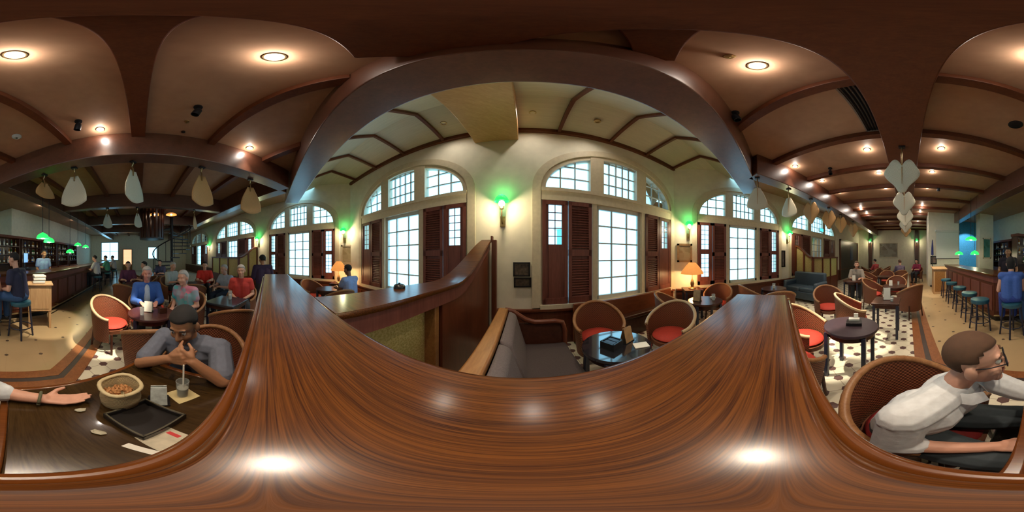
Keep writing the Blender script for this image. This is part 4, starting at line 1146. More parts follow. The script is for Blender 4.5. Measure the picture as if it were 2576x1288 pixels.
# ---- pictures, board, screen
def picture(p, N, w, h, label, frame_m, print_m, cat='picture', name='framed_picture'):
    t = thing(name, label, cat, p, heading(N)); mb = MB()
    for x in (-w/2, w/2): mb.box((x, .015, 0), (.05, .03, h+.05))
    for z in (-h/2, h/2): mb.box((0, .015, z), (w+.05, .03, .05))
    mb.build('frame', frame_m, t, smooth=0)
    MB().box((0, .008, 0), (w, .012, h)).build('print', print_m, t, smooth=0)
    return t
def collage(name, cs, scale):
    m, nt, b = nmat(name); tc = nt.nodes.new('ShaderNodeTexCoord'); v = nt.nodes.new('ShaderNodeTexVoronoi'); v.distance = 'CHEBYCHEV'; v.inputs['Scale'].default_value = scale
    link(nt, tc.outputs['Object'], v.inputs['Vector']); r = nt.nodes.new('ShaderNodeValToRGB'); sp_ = nt.nodes.new('ShaderNodeSeparateColor'); link(nt, v.outputs['Color'], sp_.inputs[0])
    r.color_ramp.elements[0].color = cs[0]+(1,); r.color_ramp.elements[1].color = cs[1]+(1,); link(nt, sp_.outputs[0], r.inputs['Fac']); link(nt, r.outputs['Color'], b.inputs['Base Color']); b.inputs['Roughness'].default_value = .5
    return m
q = wall_pt(2235, 620, 'far')
picture((q.x, YEND+.005, 1.98), Y, 1.5, 1.15, 'large framed collage board between the two dark wall posts', M['trim_cream'], collage('faded_collage', ((.20, .16, .12), (.40, .38, .32)), 3.2))
q = wall_pt(885, 648, 'left')
picture((q.x-.10, YW-.005, 1.55), -Y, .45, .55, 'faded sketch picture above the left table lamp', M['trim_cream'], collage('faded_sketch', ((.34, .28, .16), (.55, .48, .30)), 7))
q = wall_pt(1722, 630, 'right')
picture((XW-.005, q.y, 1.58), -X, .34, .42, 'faded tan picture above the orange lamp at the right wall', M['cardtan'], collage('faded_tan_print', ((.30, .20, .10), (.46, .36, .22)), 8))
q = wall_pt(1969, 655, 'right')
picture((XW-.005, q.y, 1.40), -X, .16, .55, 'narrow dark picture between the second right window and the glass screen', M['black'], simple('dim_print', (.10, .08, .08), .5, noise=.5))
picture((-3.95, -7.495, 1.9), Y, .42, 1.0, 'tall greenish picture on the cream pillar', M['trim_cream'], collage('greenish_print', ((.04, .16, .10), (.10, .30, .30)), 5))
picture((-1.28, -7.995, 1.30), Y, .26, .36, 'small dark framed photo on the white block', M['black'], collage('small_print', ((.10, .06, .05), (.30, .20, .16)), 9))
t = thing('projection_screen', 'white pull down projection screen on the white block', 'screen', (-1.98, -7.99, 2.75), 0)
MB().box((0, .06, 0), (1.25, .10, .10)).build('case', M['white_paint'], t, bevel=.01)
MB().box((0, .06, -.70), (1.16, .006, 1.34)).build('sheet', simple('screen_white', (.62, .68, .64), .6, noise=.02), t, smooth=0)
MB().tube([(-.6, .06, -1.38), (.6, .06, -1.38)], .018, 8).build('weight_bar', M['black'], t)
t = thing('closed_parasol', 'slim folded navy parasol standing beside the projection screen', 'parasol', (-1.2, -7.86, 0))
MB().lathe([(.12, 0), (.12, .05), (.02, .07)], n=14).build('base', M['iron'], t); MB().tube([(0, 0, .05), (0, 0, 2.3)], .015, 8).build('pole', M['iron'], t)
MB().lathe([(.06, 1.55), (.05, 1.9), (.02, 2.25)], n=12).build('canopy', simple('navy_canvas', (.02, .03, .16), .8), t)
t = thing('exit_light', 'small turquoise lit sign box above the stepped screen', 'sign', wall_pt(2063, 579, 'right')-X*.05, heading(-X))
MB().box((0, 0, 0), (.36, .08, .18)).build('housing', M['white_paint'], t, bevel=.006)
MB().box((0, .042, 0), (.32, .006, .14)).build('panel', emitter('turquoise_panel', (.05, .75, .85), 1.6), t, smooth=0)
t = thing('display_cabinet', 'glowing display cabinet against the far wall of the left room', 'cabinet', (XEND+.25, -1.25, 0), -PI/2)
mb = MB(); mb.box((0, -.2, 1.1), (.9, .04, 2.2))
for s_ in (-1, 1): mb.box((s_*.45, 0, 1.1), (.05, .42, 2.2))
mb.box((0, 0, 2.2), (.95, .45, .06)); mb.box((0, 0, .3), (.9, .42, .6)); mb.build('body', M['bench'], t, smooth=0)
for z in (.9, 1.3, 1.7): MB().box((0, 0, z), (.86, .36, .02)).build('shelf', M['clear'], t)
MB().box((0, -.15, 1.4), (.84, .02, 1.5)).build('light_panel', emitter('warm_light_panel', (1.0, .62, .34), .9), t)
t = thing('monitor', 'small glowing blue monitor behind the bar', 'monitor', (-4.15, -3.5, 1.10), .4)
MB().box((0, 0, .02), (.22, .16, .03)).build('base', M['black'], t); MB().box((0, -.03, .11), (.04, .03, .18)).build('neck', M['black'], t)
MB().box((0, 0, .34), (.46, .035, .34)).build('housing', M['black'], t, bevel=.008); MB().box((0, .0185, .34), (.42, .003, .30)).build('screen', emitter('blue_screen', (.20, .42, .95), .8), t, smooth=0)
t = thing('back_counter', 'low service counter behind the bar carrying the monitor', 'counter', (-4.3, -3.55, 0), .4)
MB().box((0, 0, .54), (.9, .5, 1.08)).build('body', M['darkwood'], t, bevel=.008); MB().box((0, 0, 1.09), (.94, .54, .02)).build('worktop', M['black'], t)
# ---- spiral stair
ths, _ = ray(432, 644); sc_ = Vector((8.6*math.cos(ths), 8.6*math.sin(ths), 0))
t = thing('spiral_staircase', 'dark iron spiral staircase in the left room', 'staircase', sc_)
MB().tube([(0, 0, 0), (0, 0, 3.7)], .07, 12).build('pole', M['iron'], t)
nst = 15
dk = simple('dark_blue_iron', (.03, .04, .06), .4, .3)
for i in range(nst):
    a0 = math.radians(200+24*i); a1 = a0+math.radians(27); z = .2+.2*i
    mb = MB(); mb.prism([(.05*math.cos(a0), .05*math.sin(a0), z), (1.0*math.cos(a0), 1.0*math.sin(a0), z), (1.0*math.cos(a1), 1.0*math.sin(a1), z), (.05*math.cos(a1), .05*math.sin(a1), z)], (0, 0, .045))
    mb.build('tread', dk, t, smooth=0)
MB().tube([(1.0*math.cos(math.radians(205+12*i)), 1.0*math.sin(math.radians(205+12*i)), 1.1+.1*i) for i in range(2*nst-3)], .028, 8).build('handrail', M['iron'], t)
for i in range(nst):
    a = math.radians(212+24*i)
    z = .24+.2*i
    MB().tube([(.98*math.cos(a), .98*math.sin(a), z), (.98*math.cos(a), .98*math.sin(a), min(z+.95, 3.7))], .014, 6).build('baluster', M['iron'], t)
th2, _ = ray(382, 644)
lc = Vector((7.4*math.cos(th2), 7.4*math.sin(th2), 0))
t = thing('landing_balustrade', 'dark slatted round balustrade hanging below the ceiling beside the spiral stair', 'balustrade', (lc.x, lc.y, 2.25))
MB().lathe([(.55, 0), (.55, .06), (0, .06), (0, 0)], n=28).build('deck', dk, t)
for i in range(20):
    a = 2*PI*i/20; MB().box((.53*math.cos(a), .53*math.sin(a), .74), (.05, .10, 1.42), a).build('slat', M['darkwood'], t)
MB().lathe([(.58, 1.42), (.58, ZC-2.255), (.50, ZC-2.255), (.50, 1.42)], n=28, caps=False).build('top_ring', dk, t)
# pale building outside the right big window
t = thing('neighbour_building', 'pale cyan building outside the right hand big window', 'building', FR(9.0, 3.0))
cy = simple('pale_cyan_render', (.22, .62, .68), .8)
MB().box((0, 0, 1.5), (1.6, 1.6, 3.0)).build('walls', cy, t)
MB().box((0, 0, 3.05), (1.9, 1.9, .12)).build('roof', M['white_paint'], t)
# ================================================================== people
def remeshed(mb, name, voxel, smooth_it=4, fac=.5):
    me = mb.mesh('tmp', 0)
    o = bpy.data.objects.new('tmp', me); COL.objects.link(o)
    r = o.modifiers.new('r', 'REMESH'); r.mode = 'VOXEL'; r.voxel_size = voxel
    s = o.modifiers.new('s', 'SMOOTH'); s.iterations = smooth_it; s.factor = fac
    dg = bpy.context.evaluated_depsgraph_get()
    out = bpy.data.meshes.new_from_object(o.evaluated_get(dg)); out.name = name
    bpy.data.objects.remove(o); bpy.data.meshes.remove(me)
    out.materials.clear(); out.shade_smooth()
    return out
def frame(f, uphint=UP):
    f = f.normalized(); s = f.cross(uphint).normalized(); u = s.cross(f).normalized()
    return s, f, u
def hand(mb, w, d, nrm, side, curl, L=1.0):
    """palm and five fingers; d points to the fingers, nrm out of the palm, side towards the thumb"""
    d = d.normalized(); nrm = (nrm - d*nrm.dot(d)).normalized(); sd = d.cross(nrm).normalized()
    if sd.dot(side) < 0: sd = -sd
    for i, o in enumerate((.028, .010, -.009, -.027)):
        k = w + d*(.085-.004*abs(i-1.3))*L + sd*o*L
        mb.cap(w+sd*o*.6*L+d*.008, k, .0145*L, .0115*L, 8)
        fl = (.92, 1.04, .98, .76)[i]*L
        p = k; a = curl*(.55+.08*i); dd = d
        for q_, sl in enumerate((.044, .027, .021)):
            ang = a if q_ == 0 else a*1.15
            dd = (dd*math.cos(ang)+nrm*math.sin(ang)).normalized()
            nn = nrm
            nrm2 = (nrm*math.cos(ang)-d*math.sin(ang))
            e = p+dd*sl*fl
            mb.cap(p, e, (.0092-.0008*q_)*L, (.0086-.001*q_)*L, 8); p = e
    b = w+sd*.026*L+d*.02*L
    e1 = b+(sd*.62+d*.62+nrm*.45).normalized()*.045*L; e2 = e1+(d*.85+sd*.15+nrm*.5).normalized()*.032*L
    mb.cap(b, e1, .0145*L, .011*L, 8).cap(e1, e2, .0105*L, .0085*L, 8)
def human(label, J, skin, shirt, trouser, hair, sleeve=.55, voxel=.012, hairstyle='short', shoe=(.02, .018, .016), main=False, skirt=False, group=None):
    base = Vector((J['pelvis'].x, J['pelvis'].y, 0))
    J = {k: (v-base if k not in ('face', 'hdL', 'hdR', 'pnL', 'pnR', 'toe') else v) for k, v in J.items()}
    root = thing('person', label, 'person', base, 0, group)
    sm = skin_mat(skin)
    s = (J['shR']-J['shL']).normalized()
    pel, ch, nk, hd = J['pelvis'], J['chest'], J['neck'], J['head']
    hs, hf, hu = frame(J['face'])
    HM = Matrix((hs, hf, hu)).transposed()
    H = lambda x, y, z: hd + HM @ Vector((x, y, z))
    # ---- body, one surface
    mb = MB()
    for o in (-.07, .07): mb.cap(pel+s*o, ch+s*o*1.05, .095, .10, 12)
    mb.cap(J['shL'], J['shR'], .055, .055); mb.cap(ch, nk, .085, .052, 12)
    mb.cap(nk, H(0, -.02, -.04), .052, .050, 12)
    mb.sphere(H(0, -.006, .030), 1, (.073, .094, .088), 18, 12, HM)
    mb.sphere(H(0, .022, -.048), 1, (.056, .066, .072), 16, 10, HM)
    mb.sphere(H(0, .066, -.100), .024); mb.cap(H(0, .086, .012), H(0, .106, -.030), .008, .0135, 8)
    for g in (-1, 1):
        mb.sphere(H(g*.079, -.012, -.014), 1, (.015, .023, .036), 10, 8, HM)
        mb.sphere(H(g*.034, .058, -.032), .030); mb.sphere(H(g*.014, .094, -.034), .009)
    mb.cap(H(-.036, .078, .030), H(.036, .078, .030), .014, .014, 8)
    mb.cap(H(-.016, .086, -.066), H(.016, .086, -.066), .008, .008, 8)
    for a in 'LR':
        mb.cap(J['sh'+a], J['el'+a], .050, .041); mb.cap(J['el'+a], J['wr'+a], .040, .027)
        thumb = J['th'+a]-J['wr'+a] if 'th'+a in J else (s if a == 'L' else -s)
        hand(mb, J['wr'+a], J['hd'+a], J['pn'+a], thumb, J.get('curl'+a, Vector((.35, 0, 0))).x if isinstance(J.get('curl'+a), Vector) else .35)
        g = -1 if a == 'L' else 1
        mb.cap(pel+s*g*.085, J['kn'+a], .085, .058, 12); mb.cap(J['kn'+a], J['an'+a], .056, .038, 10)
        mb.cap(J['an'+a]+Vector((0, 0, -.03)), J['an'+a]+J['toe'].normalized()*.12+Vector((0, 0, -.045)), .035, .03, 8)
    body = make('body', remeshed(mb, 'body', voxel, 3 if main else 2), sm, root)
    # ---- clothing
    e = .016 if main else .02
    mb = MB()
    for o in (-.07, .07): mb.cap(pel+s*o+UP*.02, ch+s*o*1.05, .098+e, .102+e, 12)
    mb.cap(J['shL'], J['shR'], .056+e, .056+e); mb.cap(ch, ch.lerp(nk, .72), .088+e, .056+e, 12)
    for a in 'LR':
        if sleeve <= 1: mb.cap(J['sh'+a], J['sh'+a].lerp(J['el'+a], sleeve), .052+e, .05+e)
        else:
            mb.cap(J['sh'+a], J['el'+a], .052+e, .043+e); mb.cap(J['el'+a], J['el'+a].lerp(J['wr'+a], sleeve-1), .043+e, .036+e)
    me = remeshed(mb, 'shirt', voxel, 3)
    make('shirt', me, shirt, root)
    mb = MB()
    for a, g in (('L', -1), ('R', 1)):
        mb.cap(pel+s*g*.085, J['kn'+a], .088+e, .062+e, 12); mb.cap(J['kn'+a], J['an'+a]+UP*.04, .062+e, .046+e*.8, 10)
    mb.cap(pel-s*.08, pel+s*.08, .092+e, .092+e)
    make('trousers', remeshed(mb, 'trousers', voxel, 3), trouser, root)
    for a in 'LR':
        t_ = J['toe'].normalized(); st, ft, ut = frame(t_)
        MB().sphere(J['an'+a]+t_*.06-UP*.045, 1, (.047, .135, .048), 14, 8, Matrix((st, ft, ut)).transposed()).build('shoe', simple('shoe_leather', shoe, .5), root, smooth=2)
    # ---- hair
    mb = MB(); n, m_ = 28, 18; c0 = H(0, -.010, .036)
    rows = []
    for i in range(m_+1):
        th_ = PI*i/m_; row = []
        for j in range(n):
            ph = 2*PI*j/n; x, y, z = math.sin(th_)*math.cos(ph), math.sin(th_)*math.sin(ph), math.cos(th_)
            k_ = 1.0
            front = y > .42 and z < .46 + .03*math.sin(9*ph)
            side = abs(x) > .55 and y > -.25 and z < -.02
            low = z < (-.42 if y > -.3 else -.66)
            if hairstyle == 'bald': low = z < -.35; front = y > -.1
            if front or side or low: k_ = .72
            p = Vector((x*.085*k_, y*.105*k_, z*.094*k_))
            if hairstyle == 'long' and y < .12 and z < .1 and not front:
                k_ = 1.04; p = Vector((x*.090, min(y*.11, .03), z*.094 if z > -.25 else -.024-(.16*(-z-.25)/.75)))
            row.append(c0+HM @ p)
        rows.append(row)
    mb.loft(rows, True, False); bmesh.ops.remove_doubles(mb.b, verts=mb.b.verts[:], dist=1e-5)
    hm = mb.build('hair', hair, root, smooth=3)
    if main:
        for g in (-1, 1):
            eye = MB().sphere(H(g*.032, .076, .006), .0125, n=12, m=8).build('eye', simple('eye_white', (.55, .52, .48), .2), root, smooth=3)
            MB().sphere(H(g*.032, .0845, .006), .0062, n=10, m=6).build('iris', M['black'], eye, smooth=3)
            MB().tube([H(g*.018, .093, .034), H(g*.034, .092, .038), H(g*.050, .080, .032)], [.004, .005, .003], 6).build('eyebrow', hair, root, smooth=3)
        MB().tube([H(-.020, .088, -.064), H(0, .0955, -.062), H(.020, .088, -.064)], [.003, .0065, .003], 8).build('lips', simple('lip_tone', (skin[0]*.75, skin[1]*.5, skin[2]*.5), .45), root, smooth=3)
    root['_h'] = 0
    del root['_h']
    return root, J, H, base
V = Vector
def pose_sit(x, y, dirv, seat=.46, lean=.10, arms='table', hh=0.0, turn=0.0, scale=1.0):
    d = V((dirv[0], dirv[1], 0)).normalized(); s = V((d.y, -d.x, 0))      # s is the person's right
    p = V((x, y, 0)); k = scale
    J = dict(pelvis=p+UP*(seat+.10), chest=p+d*lean*.8+UP*(seat+.42*k), neck=p+d*(lean+.02)+UP*(seat+.58*k), head=p+d*(lean+.07)+UP*(seat+.74*k+hh))
    J['face'] = (Matrix.Rotation(turn, 3, 'Z') @ d) - UP*.12
    for a, g in (('L', -1), ('R', 1)):
        J['sh'+a] = p+d*lean+s*g*.18*k+UP*(seat+.51*k)
        if arms == 'table': J['el'+a] = p+d*(lean+.12)+s*g*.23*k+UP*(seat+.27*k); J['wr'+a] = p+d*(lean+.34)+s*g*.12+UP*(seat+.30); J['hd'+a] = d*1.0-s*g*.3
        elif arms == 'lap': J['el'+a] = p+d*(lean)+s*g*.24*k+UP*(seat+.24*k); J['wr'+a] = p+d*(lean+.22)+s*g*.10+UP*(seat+.20); J['hd'+a] = d-s*g*.5
        else: J['el'+a] = p+d*(lean+.20)+s*g*.20+UP*(seat+.34*k); J['wr'+a] = p+d*(lean+.26)+s*g*.06+UP*(seat+.56*k); J['hd'+a] = UP*.8-s*g*.3+d*.2
        J['pn'+a] = -UP if arms != 'up' else -d
        kz = max(.30, seat+.06)
        J['kn'+a] = p+d*.42+s*g*.12+UP*kz; J['an'+a] = p+d*(.40)+s*g*.12+UP*max(.09, kz-.47)
    J['toe'] = d
    return J
def pose_stand(x, y, dirv, h=1.7, lean=.03):
    d = V((dirv[0], dirv[1], 0)).normalized(); s = V((d.y, -d.x, 0)); p = V((x, y, 0)); k = h/1.75
    J = dict(pelvis=p+UP*.95*k, chest=p+d*lean+UP*1.28*k, neck=p+d*lean*1.3+UP*1.46*k, head=p+d*(lean*1.5+.02)+UP*1.62*k, face=d-UP*.1, toe=d)
    for a, g in (('L', -1), ('R', 1)):
        J['sh'+a] = p+d*lean+s*g*.185+UP*1.40*k; J['el'+a] = p+s*g*.24+d*.04+UP*1.12*k; J['wr'+a] = p+s*g*.20+d*.24+UP*1.02*k; J['hd'+a] = d-s*g*.2; J['pn'+a] = -UP
        J['kn'+a] = p+s*g*.10+UP*.50*k+d*.02; J['an'+a] = p+s*g*.11+UP*.09
    return J
SK1, SK2, SK3 = (.62, .33, .23), (.36, .17, .085), (.24, .11, .06)
HB, HBR, HG = cloth('black_hair', (.012, .010, .010)), cloth('brown_hair', (.085, .040, .020)), cloth('grey_hair', (.42, .40, .38))
denim = cloth('dark_denim', (.025, .045, .085)); darktr = cloth('charcoal_cloth', (.02, .022, .028))
# ---------------- the man in the white shirt, right of the table
def fr(F, R, z): return FR(F, R, z)
wx = {}
wx['pelvis'] = fr(-.45, .40, .57); wx['chest'] = fr(-.45, .30, .83); wx['neck'] = fr(-.485, .255, .965); wx['head'] = fr(-.525, .205, 1.085)
wx['face'] = V((-.91, .42, 0)) + UP*.08
wx['shR'] = fr(-.27, .285, .90); wx['shL'] = fr(-.63, .26, .92)      # facing -R: his right side is towards the plank... swapped below
wx['elL'] = fr(-.27, .31, .70); wx['wrL'] = fr(-.34, .10, .665)
# facing -R (towards the other man) his right hand side is +F; the arm over the table is the far one
WJ = dict(pelvis=wx['pelvis'], chest=wx['chest'], neck=wx['neck'], head=wx['head'], face=wx['face'],
          shR=wx['shR'], shL=wx['shL'],
          elR=fr(-.235, .275, .70), wrR=fr(-.345, .085, .665), hdR=fr(-.20, -1, -.05), pnR=V((0, 0, -1)),
          elL=fr(-.64, .06, .80), wrL=fr(-.585, -.115, .785), hdL=fr(.30, -1, -.05), pnL=V((0, 0, 1)),
          knR=fr(-.31, .06, .56), anR=fr(-.30, .10, .09), knL=fr(-.62, .06, .56), anL=fr(-.62, .12, .09), toe=fr(0, -1, 0))
WJ['curlR'] = V((.35, 0, 0)); WJ['curlL'] = V((.16, 0, 0))
WJ['thL'] = WJ['wrL'] - FV
white = cloth('white_shirt_cotton', (.70, .74, .76)); slate = cloth('slate_trousers', (.045, .060, .070))
root, J, H, base = human('man with short brown hair, glasses and a white shirt leaning over the booth table', WJ, SK1, white, slate, HBR, 1.16, .0055, 'short', main=True)
gm = M['iron']
gl = MB()
for g in (-1, 1):
    ring = [H(g*.034+.026*math.cos(a_*PI/8), .104, .004+.019*math.sin(a_*PI/8)) for a_ in range(17)]
    gl.tube(ring, .0022, 6)
    gl.tube([H(g*.060, .102, .008), H(g*.078, .05, .010), H(g*.080, -.02, .006)], .0022, 6)
gl.tube([H(-.009, .106, .008), H(.009, .106, .008)], .002, 6)
gl.build('eyeglasses', gm, root, smooth=2)
nk = J['neck']; col = MB()
s_, f_, u_ = frame(J['face'])
for g in (-1, 1):
    pts = [nk+s_*g*.02-f_*.066+UP*.012, nk+s_*g*.066-f_*.02+UP*.004, nk+s_*g*.060+f_*.045-UP*.025, nk+s_*g*.02+f_*.090-UP*.05]
    low = [p-UP*.045+(p-nk).normalized()*.022 for p in pts]
    col.loft([[a_, b_, b_-(b_-nk).normalized()*.006, a_-(a_-nk).normalized()*.006] for a_, b_ in zip(pts, low)])
col.build('collar', white, root, smooth=1)
def bracelet(J, a, name, m, f=.86, r=.036):
    e, w = J['el'+a], J['wr'+a]; d = (w-e).normalized(); c = e.lerp(w, f)
    x = d.cross(UP).normalized(); y = x.cross(d)
    MB().tube([c+x*r*math.cos(PI*i/9)+y*r*math.sin(PI*i/9) for i in range(19)], .007, 6).build(name, m, root, smooth=2)
bracelet(J, 'L', 'wristband', cloth('olive_band', (.11, .11, .06)), .93)
# ---------------- the man in the grey T-shirt, left of the table
TJ = dict(pelvis=fr(-.45, -1.03, .57), chest=fr(-.46, -.93, .84), neck=fr(-.46, -.885, .965), head=fr(-.472, -.835, 1.07), face=fr(.10, 1, -.42),
          shL=fr(-.27, -.90, .90), shR=fr(-.66, -.90, .90),
          elL=fr(-.20, -.70, .795), wrL=fr(-.325, -.655, .945), hdL=fr(-.8, .15, .55), pnL=fr(-.3, -1, 0),
          elR=fr(-.645, -.655, .795), wrR=fr(-.44, -.64, .935), hdR=fr(.9, .1, .30), pnR=fr(.2, -1, 0),
          knL=fr(-.32, -.62, .55), anL=fr(-.32, -.66, .09), knR=fr(-.60, -.62, .55), anR=fr(-.60, -.68, .09), toe=fr(0, 1, 0))
TJ['curlL'] = V((.85, 0, 0)); TJ['curlR'] = V((.85, 0, 0)); TJ['thL'] = TJ['wrL']+UP; TJ['thR'] = TJ['wrR']+UP
tee = cloth('grey_blue_tee', (.13, .145, .19))
root, J, H, base = human('man with short black hair in a grey blue T-shirt, hands clasped under his chin', TJ, SK2, tee, denim, HB, .80, .0055, 'short', main=True)
# chairs of the two men
a = fr(-.45, -1.06, 0); chair(BROWN, a.x, a.y, a.x+RV.x, a.y+RV.y, 'wicker chair under the man in the grey blue T-shirt')
BIG = tub_chair('wicker_chair', 'big brown wicker chair with dark red cushion under the man in the white shirt', M['wick'], M['wickrim'], simple('dark_red_fabric', (.22, .012, .012), .75), 1.0)
a = fr(-.505, .41, 0); BIG.location = a; BIG.rotation_euler = (0, 0, heading(-RV))
# ---------------- people around the room
human('man in a navy T-shirt and jeans sitting on a bar stool, facing the bar corner', pose_sit(-2.10, -1.88, (.15, -1), .70, .08, 'lap', 0, 0, 1.0), SK1, cloth('navy_tee', (.015, .018, .05)), cloth('blue_jeans', (.03, .08, .20)), HB, .55)
human('woman with dark hair in a blue sleeveless top seated at the bar corner', pose_sit(-1.70, -2.29, (-.45, -.9), .66, .05, 'lap', 0, 0, .95), SK1, cloth('royal_blue_top', (.05, .12, .42)), cloth('blue_trousers', (.03, .06, .30)), HB, .05, hairstyle='long')
human('bartender in a dark vest standing behind the bar corner', pose_stand(-2.62, -3.70, (.6, .8), 1.74), SK2, cloth('black_vest', (.02, .012, .02)), darktr, HB, .5)
root, J, H, base = human('man in a bright blue jacket over a pale shirt seated at the round table', pose_sit(-2.92, .12, (1, .05), .46, .06, 'table'), (.55, .26, .20), cloth('bright_blue_jacket', (.03, .10, .36)), darktr, HG, 1.8, hairstyle='short')
c_ = J['pelvis'].lerp(J['chest'], .80)+V((.095, .005, 0)); MB().sphere(c_, 1, (.045, .06, .20), 14, 10).build('inner_shirt', cloth('pale_blue_shirt', (.45, .52, .62)), root, smooth=2)
human('woman with white hair in a pink and teal floral top', pose_sit(-2.62, .78, (.75, -.85), .46, .05, 'lap', 0, 0, .93), SK1, None or collage('floral_print', ((.62, .20, .30), (.08, .45, .50)), 9), cloth('pale_trousers', (.5, .48, .46)), HG, .5, hairstyle='long')
human('man in a red shirt with folded arms at the bluish square table', pose_sit(-2.80, 2.02, (.75, -.65), .46, .04, 'lap'), SK1, cloth('red_shirt', (.55, .05, .04)), darktr, HG, .5)
x, y = P_at(572, 4.25); human('person in a pale blue shirt beside the man in red', pose_sit(x, y, (.3, -1), .46, .06, 'table', 0, 0, .95), SK1, cloth('pale_blue_shirt', (.35, .42, .55)), denim, HG, .5)
x, y = P_at(515, 5.3); human('person in bright red with their back to the amber screens', pose_sit(x, y, (1, -.4), .46, .05, 'table'), SK1, cloth('bright_red_top', (.62, .03, .02)), darktr, HB, .6)
x, y = P_at(662, 4.0); human('person in dark purple standing behind the left end of the plank', pose_stand(x, y, (-.8, .4), 1.52), SK2, cloth('dark_purple', (.03, .015, .05)), darktr, HB, 1.8)
x, y = P_at(882, 3.75); human('person in a white and blue top in front of the left table lamp', pose_sit(x, y, (-1, .6), .46, .03, 'table', 0, 0, .97), SK3, cloth('blue_and_white_top', (.30, .40, .70)), darktr, HB, .5)
x, y = P_at(245, 6.75); bar_stool(x, y, 'bar stool under the person in the white shirt at the left bar'); human('person in a white shirt seated at the left bar', pose_sit(x, y, (-.2, -1), .66, .06, 'table'), SK1, cloth('pale_shirt', (.55, .50, .50)), darktr, HB, .6)
x, y = P_at(271, 8.2); bar_stool(x, y, 'bar stool under the person in green at the left bar'); human('person in a green shirt seated at the left bar', pose_sit(x, y, (-.2, -1), .66, .06, 'table'), SK1, cloth('green_shirt', (.06, .26, .17)), darktr, HB, .6)
x, y = P_at(288, 9.6); bar_stool(x, y, 'bar stool under the person in the grey shirt at the left bar'); human('person in a grey shirt farthest along the left bar', pose_sit(x, y, (-.2, -1), .66, .06, 'table'), SK1, cloth('grey_shirt', (.4, .38, .38)), darktr, HB, .6)
x, y = P_at(108, 5.3); human('bartender in pale blue working behind the left bar', pose_stand(x, y, (.5, 1), 1.7), SK2, cloth('pale_blue_uniform', (.25, .35, .62)), darktr, HB, .6)
for px, r, c, hr, lb, dv in GUESTS:
    x, y = P_at(px, r); human(lb, pose_sit(x, y, dv, .46, .06, 'table'), SK1, cloth('knit_top', c), darktr, (HB, HBR, HG)[hr], .9, voxel=.014)
    chair(BROWN, x, y, x+dv[0], y+dv[1], 'wicker chair under the '+lb)
for (x, y), dv, lb in ((P_at(515, 5.3), (1, -.4), 'wicker chair under the person in bright red'), (P_at(572, 4.25), (.3, -1), 'wicker chair under the person in the pale blue shirt')):
    chair(BROWN, x, y, x+dv[0], y+dv[1], lb)
# ================================================================== the booth table and what lies on it
t = frt('booth_table', 'dark polished table between the two men, tucked against the plank partition', 'table', -.36, -.40)
q = L_(-.36, -.40)
rbox(MB(), -.745, .012, -.695, -.095, .715, .75, q).build('tabletop', M['table'], t, bevel=.004)
mb = MB(); rbox(mb, .0125, .042, -.72, -.095, .705, .751, q); rbox(mb, -.775, -.7455, -.72, -.095, .705, .751, q); rbox(mb, -.745, .012, -.72, -.6955, .705, .751, q)
mb.build('edge_band', M['mould'], t, bevel=.006)
rbox(MB(), -.42, -.30, -.46, -.34, .06, .714, q).build('pedestal', M['darkwood'], t, bevel=.01)
rbox(MB(), -.56, -.16, -.58, -.22, 0, .06, q).build('foot', M['darkwood'], t, bevel=.015)
TZ = .7515
# peanut sack
p = at_z(330, 1000, TZ); p = FR(-.47, -.37, TZ)
t = thing('peanut_sack', 'round open burlap sack of peanuts beside the black tray', 'sack', p, .3)
prof_ = [(.055, 0), (.070, .02), (.074, .06), (.070, .10), (.078, .125), (.074, .13), (.064, .105), (.066, .06), (.058, .012), (0, .010)]
mb = MB(); n = 32; rings = []
for r_, z_ in prof_:
    rings.append([V((r_*1.04*math.cos(2*PI*j/n), r_*1.04*math.sin(2*PI*j/n), z_*1.12+.006*math.sin(3*2*PI*j/n)*min(1, z_*8))) for j in range(n)])
mb.loft(rings, True, False); uvl = mb.b.loops.layers.uv.new('UVMap')
for f in mb.b.faces:
    for l in f.loops: l[uvl].uv = (math.atan2(l.vert.co.y, l.vert.co.x)*.07, l.vert.co.z)
mb.build('sack', M['burlap'], t, smooth=2)
mb = MB(); mb.tube([(.078*math.cos(2*PI*j/20), .078*math.sin(2*PI*j/20), .144+.006*math.sin(3*2*PI*j/20)) for j in range(21)], .009, 8); mb.build('rolled_rim', M['burlap'], t, smooth=2)
mb = MB()
for i in range(70):
    a_, rr = random.uniform(0, 2*PI), .058*math.sqrt(random.random()); z_ = .075+.030*(1-rr/.058)+random.uniform(0, .012)
    d_ = V((random.uniform(-1, 1), random.uniform(-1, 1), random.uniform(-.3, .3))).normalized()*.009
    c_ = V((rr*math.cos(a_), rr*math.sin(a_), z_)); mb.sphere(c_-d_, .0075, n=8, m=5).sphere(c_+d_, .0075, n=8, m=5)
o = mb.build('peanuts', M['peanut'], None, smooth=2); o.location = p; tag(o, 'heap of unshelled peanuts filling the burlap sack', 'peanuts'); o['kind'] = 'stuff'
p = FR(-.375, -.475, TZ)
menu_card(p, PI/2-.1, 'tall pale table card standing just behind the peanut sack', simple('green_white_card', (.58, .64, .60), .5, noise=.25, scale=40), .06, .125)
